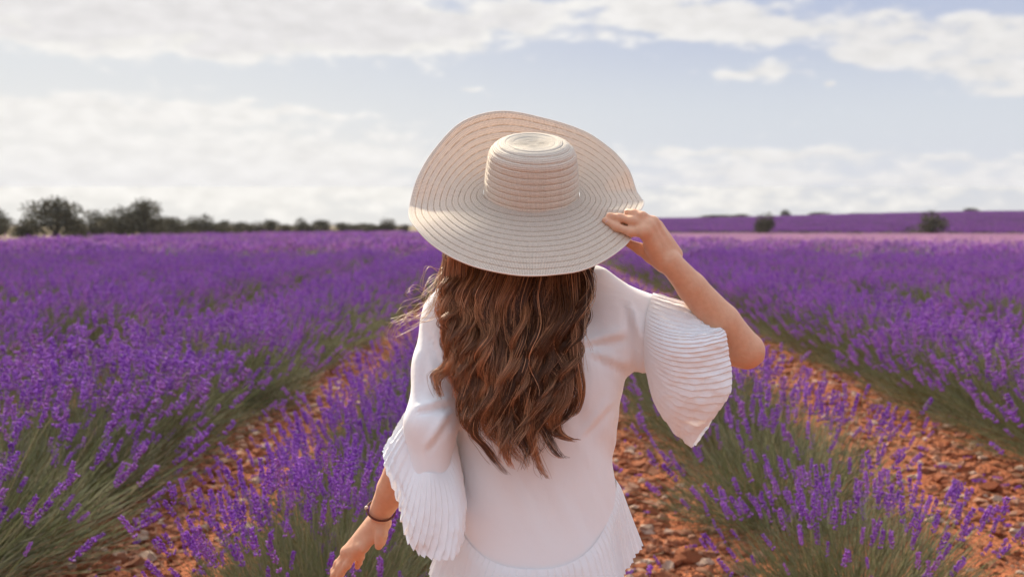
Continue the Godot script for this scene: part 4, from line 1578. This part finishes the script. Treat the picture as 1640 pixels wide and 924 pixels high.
# ---------------------------------------------------------------- hair
func hair(o: Node3D) -> void:
	rng.seed = 140
	var mat := material("hair", Color(1, 1, 1), 0.32, true, 0.5)
	glow_through(mat, Color(0.30, 0.17, 0.10))
	# the hair that lies close to the head, under the hat
	var f := Field.new(Vector3(-0.20, 1.0, -2.36), Vector3(0.17, 1.62, -2.02), 0.007, 0.006)
	var skull := hat_x.origin - hat_x.basis.y * 0.045 + Vector3(0, 0.0, -0.02)
	f.bone(skull, 0.080, at(835, 400, 2.285), 0.062)
	for q in [[728, 726], [748, 742], [768, 762], [800, 797], [832, 832], [864, 866], [896, 900], [922, 918]]:
		f.bone(at(q[0], 405, 2.255), 0.024, at(q[1], 540, 2.205), 0.013)
	var under := MB.new()
	f.nets(under, Color(0.16, 0.065, 0.032))
	var h := part("hair", under.mesh(), mat, o)
	# locks
	var mb := MB.new()
	var left_x := func(y): return ramp([420, 480, 540, 590, 640, 690, 730, 770], [716, 706, 712, 724, 736, 742, 770, 808], y)
	var right_x := func(y): return ramp([420, 480, 540, 590, 640, 690, 730, 770], [950, 943, 929, 919, 915, 903, 892, 870], y)
	var guides := []
	var n := 165
	for i in n:
		var u := rf(-1.0, 1.0)
		if i < 16:
			u = [-1.0, 1.0][i % 2] * rf(0.88, 1.0)
		var endy: float = lerpf(762.0, 660.0, pow(absf(u), 1.7)) - absf(rng.randfn(0.0, 26.0))
		var layer := rng.randf()
		if layer > 0.75:
			endy -= rf(10, 90)
		var amp: float = rf(6.0, 19.0)
		var ph := u * 2.4 + rf(-0.9, 0.9) + (2.0 if layer > 0.5 else 0.0)
		var waves := rf(1.7, 2.6)
		var pts := []
		var k := 15
		for j in k + 1:
			var t := float(j) / k
			var y := lerpf(408.0, endy, t)
			var lx: float = left_x.call(y)
			var rx: float = right_x.call(y)
			var s := t * t * (3.0 - 2.0 * t)
			var uu := u * 0.94
			var x := lerpf(lx, rx, 0.5 + 0.5 * uu)
			x += amp * (0.30 + 0.9 * t) * sin(TAU * waves * pow(t, 1.15) + ph)
			var d := 2.196 - 0.020 * sin(t * PI * 0.5) - 0.046 * layer * (0.4 + 0.6 * s) + 0.024 * pow(absf(uu), 2.0) + 0.055 * pow(1.0 - t, 5.0)
			d += amp / 850.0 * (0.2 + 1.0 * t) * cos(TAU * waves * pow(t, 1.15) + ph)
			pts.append(at(x, y, d))
		guides.append({"p": pts, "r": rf(0.0045, 0.0110), "u": u, "n": 40})
	# single locks that the wind has moved
	var free := [
		[[722, 412], [716, 470], [722, 520], [728, 558], [712, 585], [694, 600], [698, 622], [706, 640]], [[728, 412], [722, 480], [730, 530], [726, 566], [708, 590], [696, 604], [703, 618]],
		[[735, 410], [734, 480], [742, 540], [735, 580], [715, 596], [700, 612], [706, 636]],
		[[900, 420], [902, 540], [908, 610], [890, 660], [892, 690], [910, 702], [928, 704]], [[880, 420], [884, 560], [890, 630], [876, 672], [890, 698], [922, 708]], [[912, 420], [920, 520], [924, 580], [930, 625], [922, 658], [912, 668]],
		[[805, 420], [790, 560], [770, 640], [756, 690], [775, 716], [794, 742], [812, 762]], [[830, 420], [834, 560], [842, 640], [848, 700], [862, 745], [876, 767]], [[815, 420], [812, 560], [800, 660], [806, 720], [820, 752]],
		[[780, 420], [768, 560], [748, 620], [738, 652], [746, 682], [772, 705]], [[790, 430], [775, 600], [752, 640], [742, 676], [760, 700]],
		[[850, 430], [862, 560], [890, 600], [916, 628], [908, 664], [880, 690], [905, 700]], [[860, 430], [880, 540], [904, 590], [906, 640], [880, 668], [862, 652]],
		[[830, 440], [815, 560], [795, 600], [800, 640], [822, 660], [842, 664]], [[870, 430], [850, 540], [836, 590], [848, 640], [870, 690], [890, 726], [905, 734]],
	]
	for q in free:
		for copy in 2:
			var pts := []
			for j in 16:
				var t := j / 15.0
				var l := []
				for w in q:
					l.append(Vector3(w[0], w[1], 0))
				var p := curve3(l, t)
				var d := 2.166 - 0.010 * copy + 0.012 * sin(t * 9.0 + q[0][0]) * t + 0.06 * pow(1.0 - t, 5.0)
				if q[0][0] < 740:
					d = lerpf(2.20, 2.172, t)
				pts.append(at(p.x + 3.0 * copy, p.y, d))
			guides.append({"p": pts, "r": 0.0085, "u": (q[-1][0] - 830.0) / 120.0, "n": 44, "free": true})
	var tone := noise(66, 3.0, 2)
	for g in guides:
		var warm := clampf(0.40 - 0.45 * g.u + rf(-0.48, 0.48) + (0.18 if g.has("free") else 0.0), 0.0, 1.0)
		var line := PackedVector3Array()
		for j in 49:
			line.append(curve3(g.p, j / 48.0))
		line.append(line[48])
		for i in g.n:
			var a := rf(0.0, TAU)
			var rr: float = g.r * sqrt(rng.randf())
			var off := Vector3(cos(a) * rr * 1.35, 0, sin(a) * rr * 0.8)
			var fr := rng.randf() < 0.10
			var jit := rf(0.0005, 0.0016) * (4.0 if fr else 1.0)
			var p1 := rf(0, TAU)
			var f1 := rf(5.0, 10.0)
			var stop := rf(0.68, 1.0)
			var segs := 26
			var pts := PackedVector3Array()
			var rad := PackedFloat32Array()
			var cols := PackedColorArray()
			var w0 := rf(0.00034, 0.00058)
			var own := clampf(warm + rng.randfn(0.0, 0.16), 0.0, 1.0)
			if rng.randf() < 0.10:
				own = rf(0.85, 1.25)
			var shade := Color(0.088, 0.036, 0.018).lerp(Color(0.64, 0.31, 0.16), pow(own, 1.8))
			for j in segs:
				var t := float(j) / (segs - 1) * stop
				var c := line[int(t * 48.0)].lerp(line[int(t * 48.0) + 1], fposmod(t * 48.0, 1.0))
				var spread := lerpf(1.5, 1.0, smoothstep(0.0, 0.4, t)) * (1.0 - 0.55 * pow(t, 2.2))
				var p := c + off * spread + Vector3(sin(p1 + t * f1), 0, cos(p1 * 1.7 + t * f1 * 1.2)) * jit * (0.4 + 1.4 * t)
				pts.append(p)
				rad.append(w0 * (1.0 - 0.55 * t * t))
				cols.append(shade)
			mb.tube(pts, rad, 3, cols, false)
	part("hair_strands", mb.mesh(), mat, h, "stuff")
	# loose hairs blown out to the left
	var loose := material("loose_hair", Color(0.55, 0.38, 0.26), 0.4, false, 0.5)
	glow_through(loose, Color(0.5, 0.4, 0.3))
	var fly := MB.new()
	var paths := [
		[[714, 412], [700, 440], [682, 465], [676, 480]], [[718, 412], [706, 450], [690, 490], [655, 510], [634, 530], [640, 548]], [[712, 415], [700, 450], [678, 478], [650, 488], [640, 508]], [[712, 420], [704, 455], [680, 500], [640, 510], [622, 524], [620, 540]],
		[[716, 430], [698, 480], [670, 515], [642, 532], [634, 543], [646, 549]], [[714, 425], [690, 470], [664, 458], [652, 470], [660, 478]], [[716, 412], [702, 432], [684, 430], [676, 452], [684, 470]], [[718, 440], [690, 500], [672, 514], [655, 506], [636, 516], [628, 535]],
		[[712, 412], [694, 470], [674, 490], [640, 512], [624, 512]], [[716, 420], [710, 470], [684, 478], [690, 492], [712, 490]], [[714, 412], [705, 438], [690, 445], [684, 462], [672, 480]], [[716, 440], [700, 500], [672, 512], [660, 504], [650, 508], [654, 526]],
		[[940, 428], [952, 450], [948, 480], [938, 520], [945, 560]], [[935, 430], [944, 470], [930, 540], [938, 590]],
	]
	for q in paths:
		for copy in 3:
			var l := []
			for w in q:
				l.append(Vector3(w[0] + rf(-6, 6), w[1] + rf(-6, 6), 0))
			var pts := PackedVector3Array()
			var rad := PackedFloat32Array()
			var depth := rf(2.17, 2.235) if q[0][0] < 730 else 2.165
			for j in 40:
				var p := curve3(l, j / 39.0)
				pts.append(at(p.x, p.y, depth + 0.02 * sin(j * 0.12 + copy)))
				rad.append(0.0005 * (1.0 - 0.5 * j / 39.0))
			fly.tube(pts, rad, 3, PackedColorArray([Color.WHITE]), false)
	part("loose_hair", fly.mesh(), loose, h, "stuff")

# ---------------------------------------------------------------- bracelet
func bracelet() -> void:
	var w: Vector3 = at(610, 817, 2.368)
	var ax: Vector3 = (R.wrist_l - R.elbow_l).normalized()
	var o := thing("bracelet", "thin brown braided bracelet with a pale bead on the woman's lowered wrist", "bracelet", w)
	var u := ax.cross(Vector3(0.2, 0.1, 1)).normalized()
	var s := ax.cross(u)
	var cord := material("leather_cord", Color(0.13, 0.035, 0.022), 0.6)
	var mb := MB.new()
	for k in 3:
		var pts := PackedVector3Array()
		var rad := PackedFloat32Array()
		for i in 97:
			var a := TAU * i / 96.0
			var b := a * 16.0 + TAU * k / 3.0
			pts.append((u * cos(a) + s * sin(a)) * (0.0275 + 0.0011 * cos(b)) + ax * (0.0016 * sin(b) + 0.006 * cos(a)))
			rad.append(0.0012)
		mb.tube(pts, rad, 5, PackedColorArray([Color.WHITE]), false)
	part("cord", mb.mesh(), cord, o)
	var bead := SphereMesh.new()
	bead.radius = 0.0042
	bead.height = 0.0095
	bead.radial_segments = 14
	bead.rings = 8
	var dir := (cam.transform.basis * Vector3(-0.93, 0.35, 0.25)).normalized()
	dir = (dir - ax * dir.dot(ax)).normalized()
	part("bead", bead, material("pale_bead", Color(0.62, 0.52, 0.44), 0.35), o, "", Transform3D(Basis(Quaternion(Vector3.UP, ax)), dir * 0.029 + ax * 0.006 * dir.dot(u)))
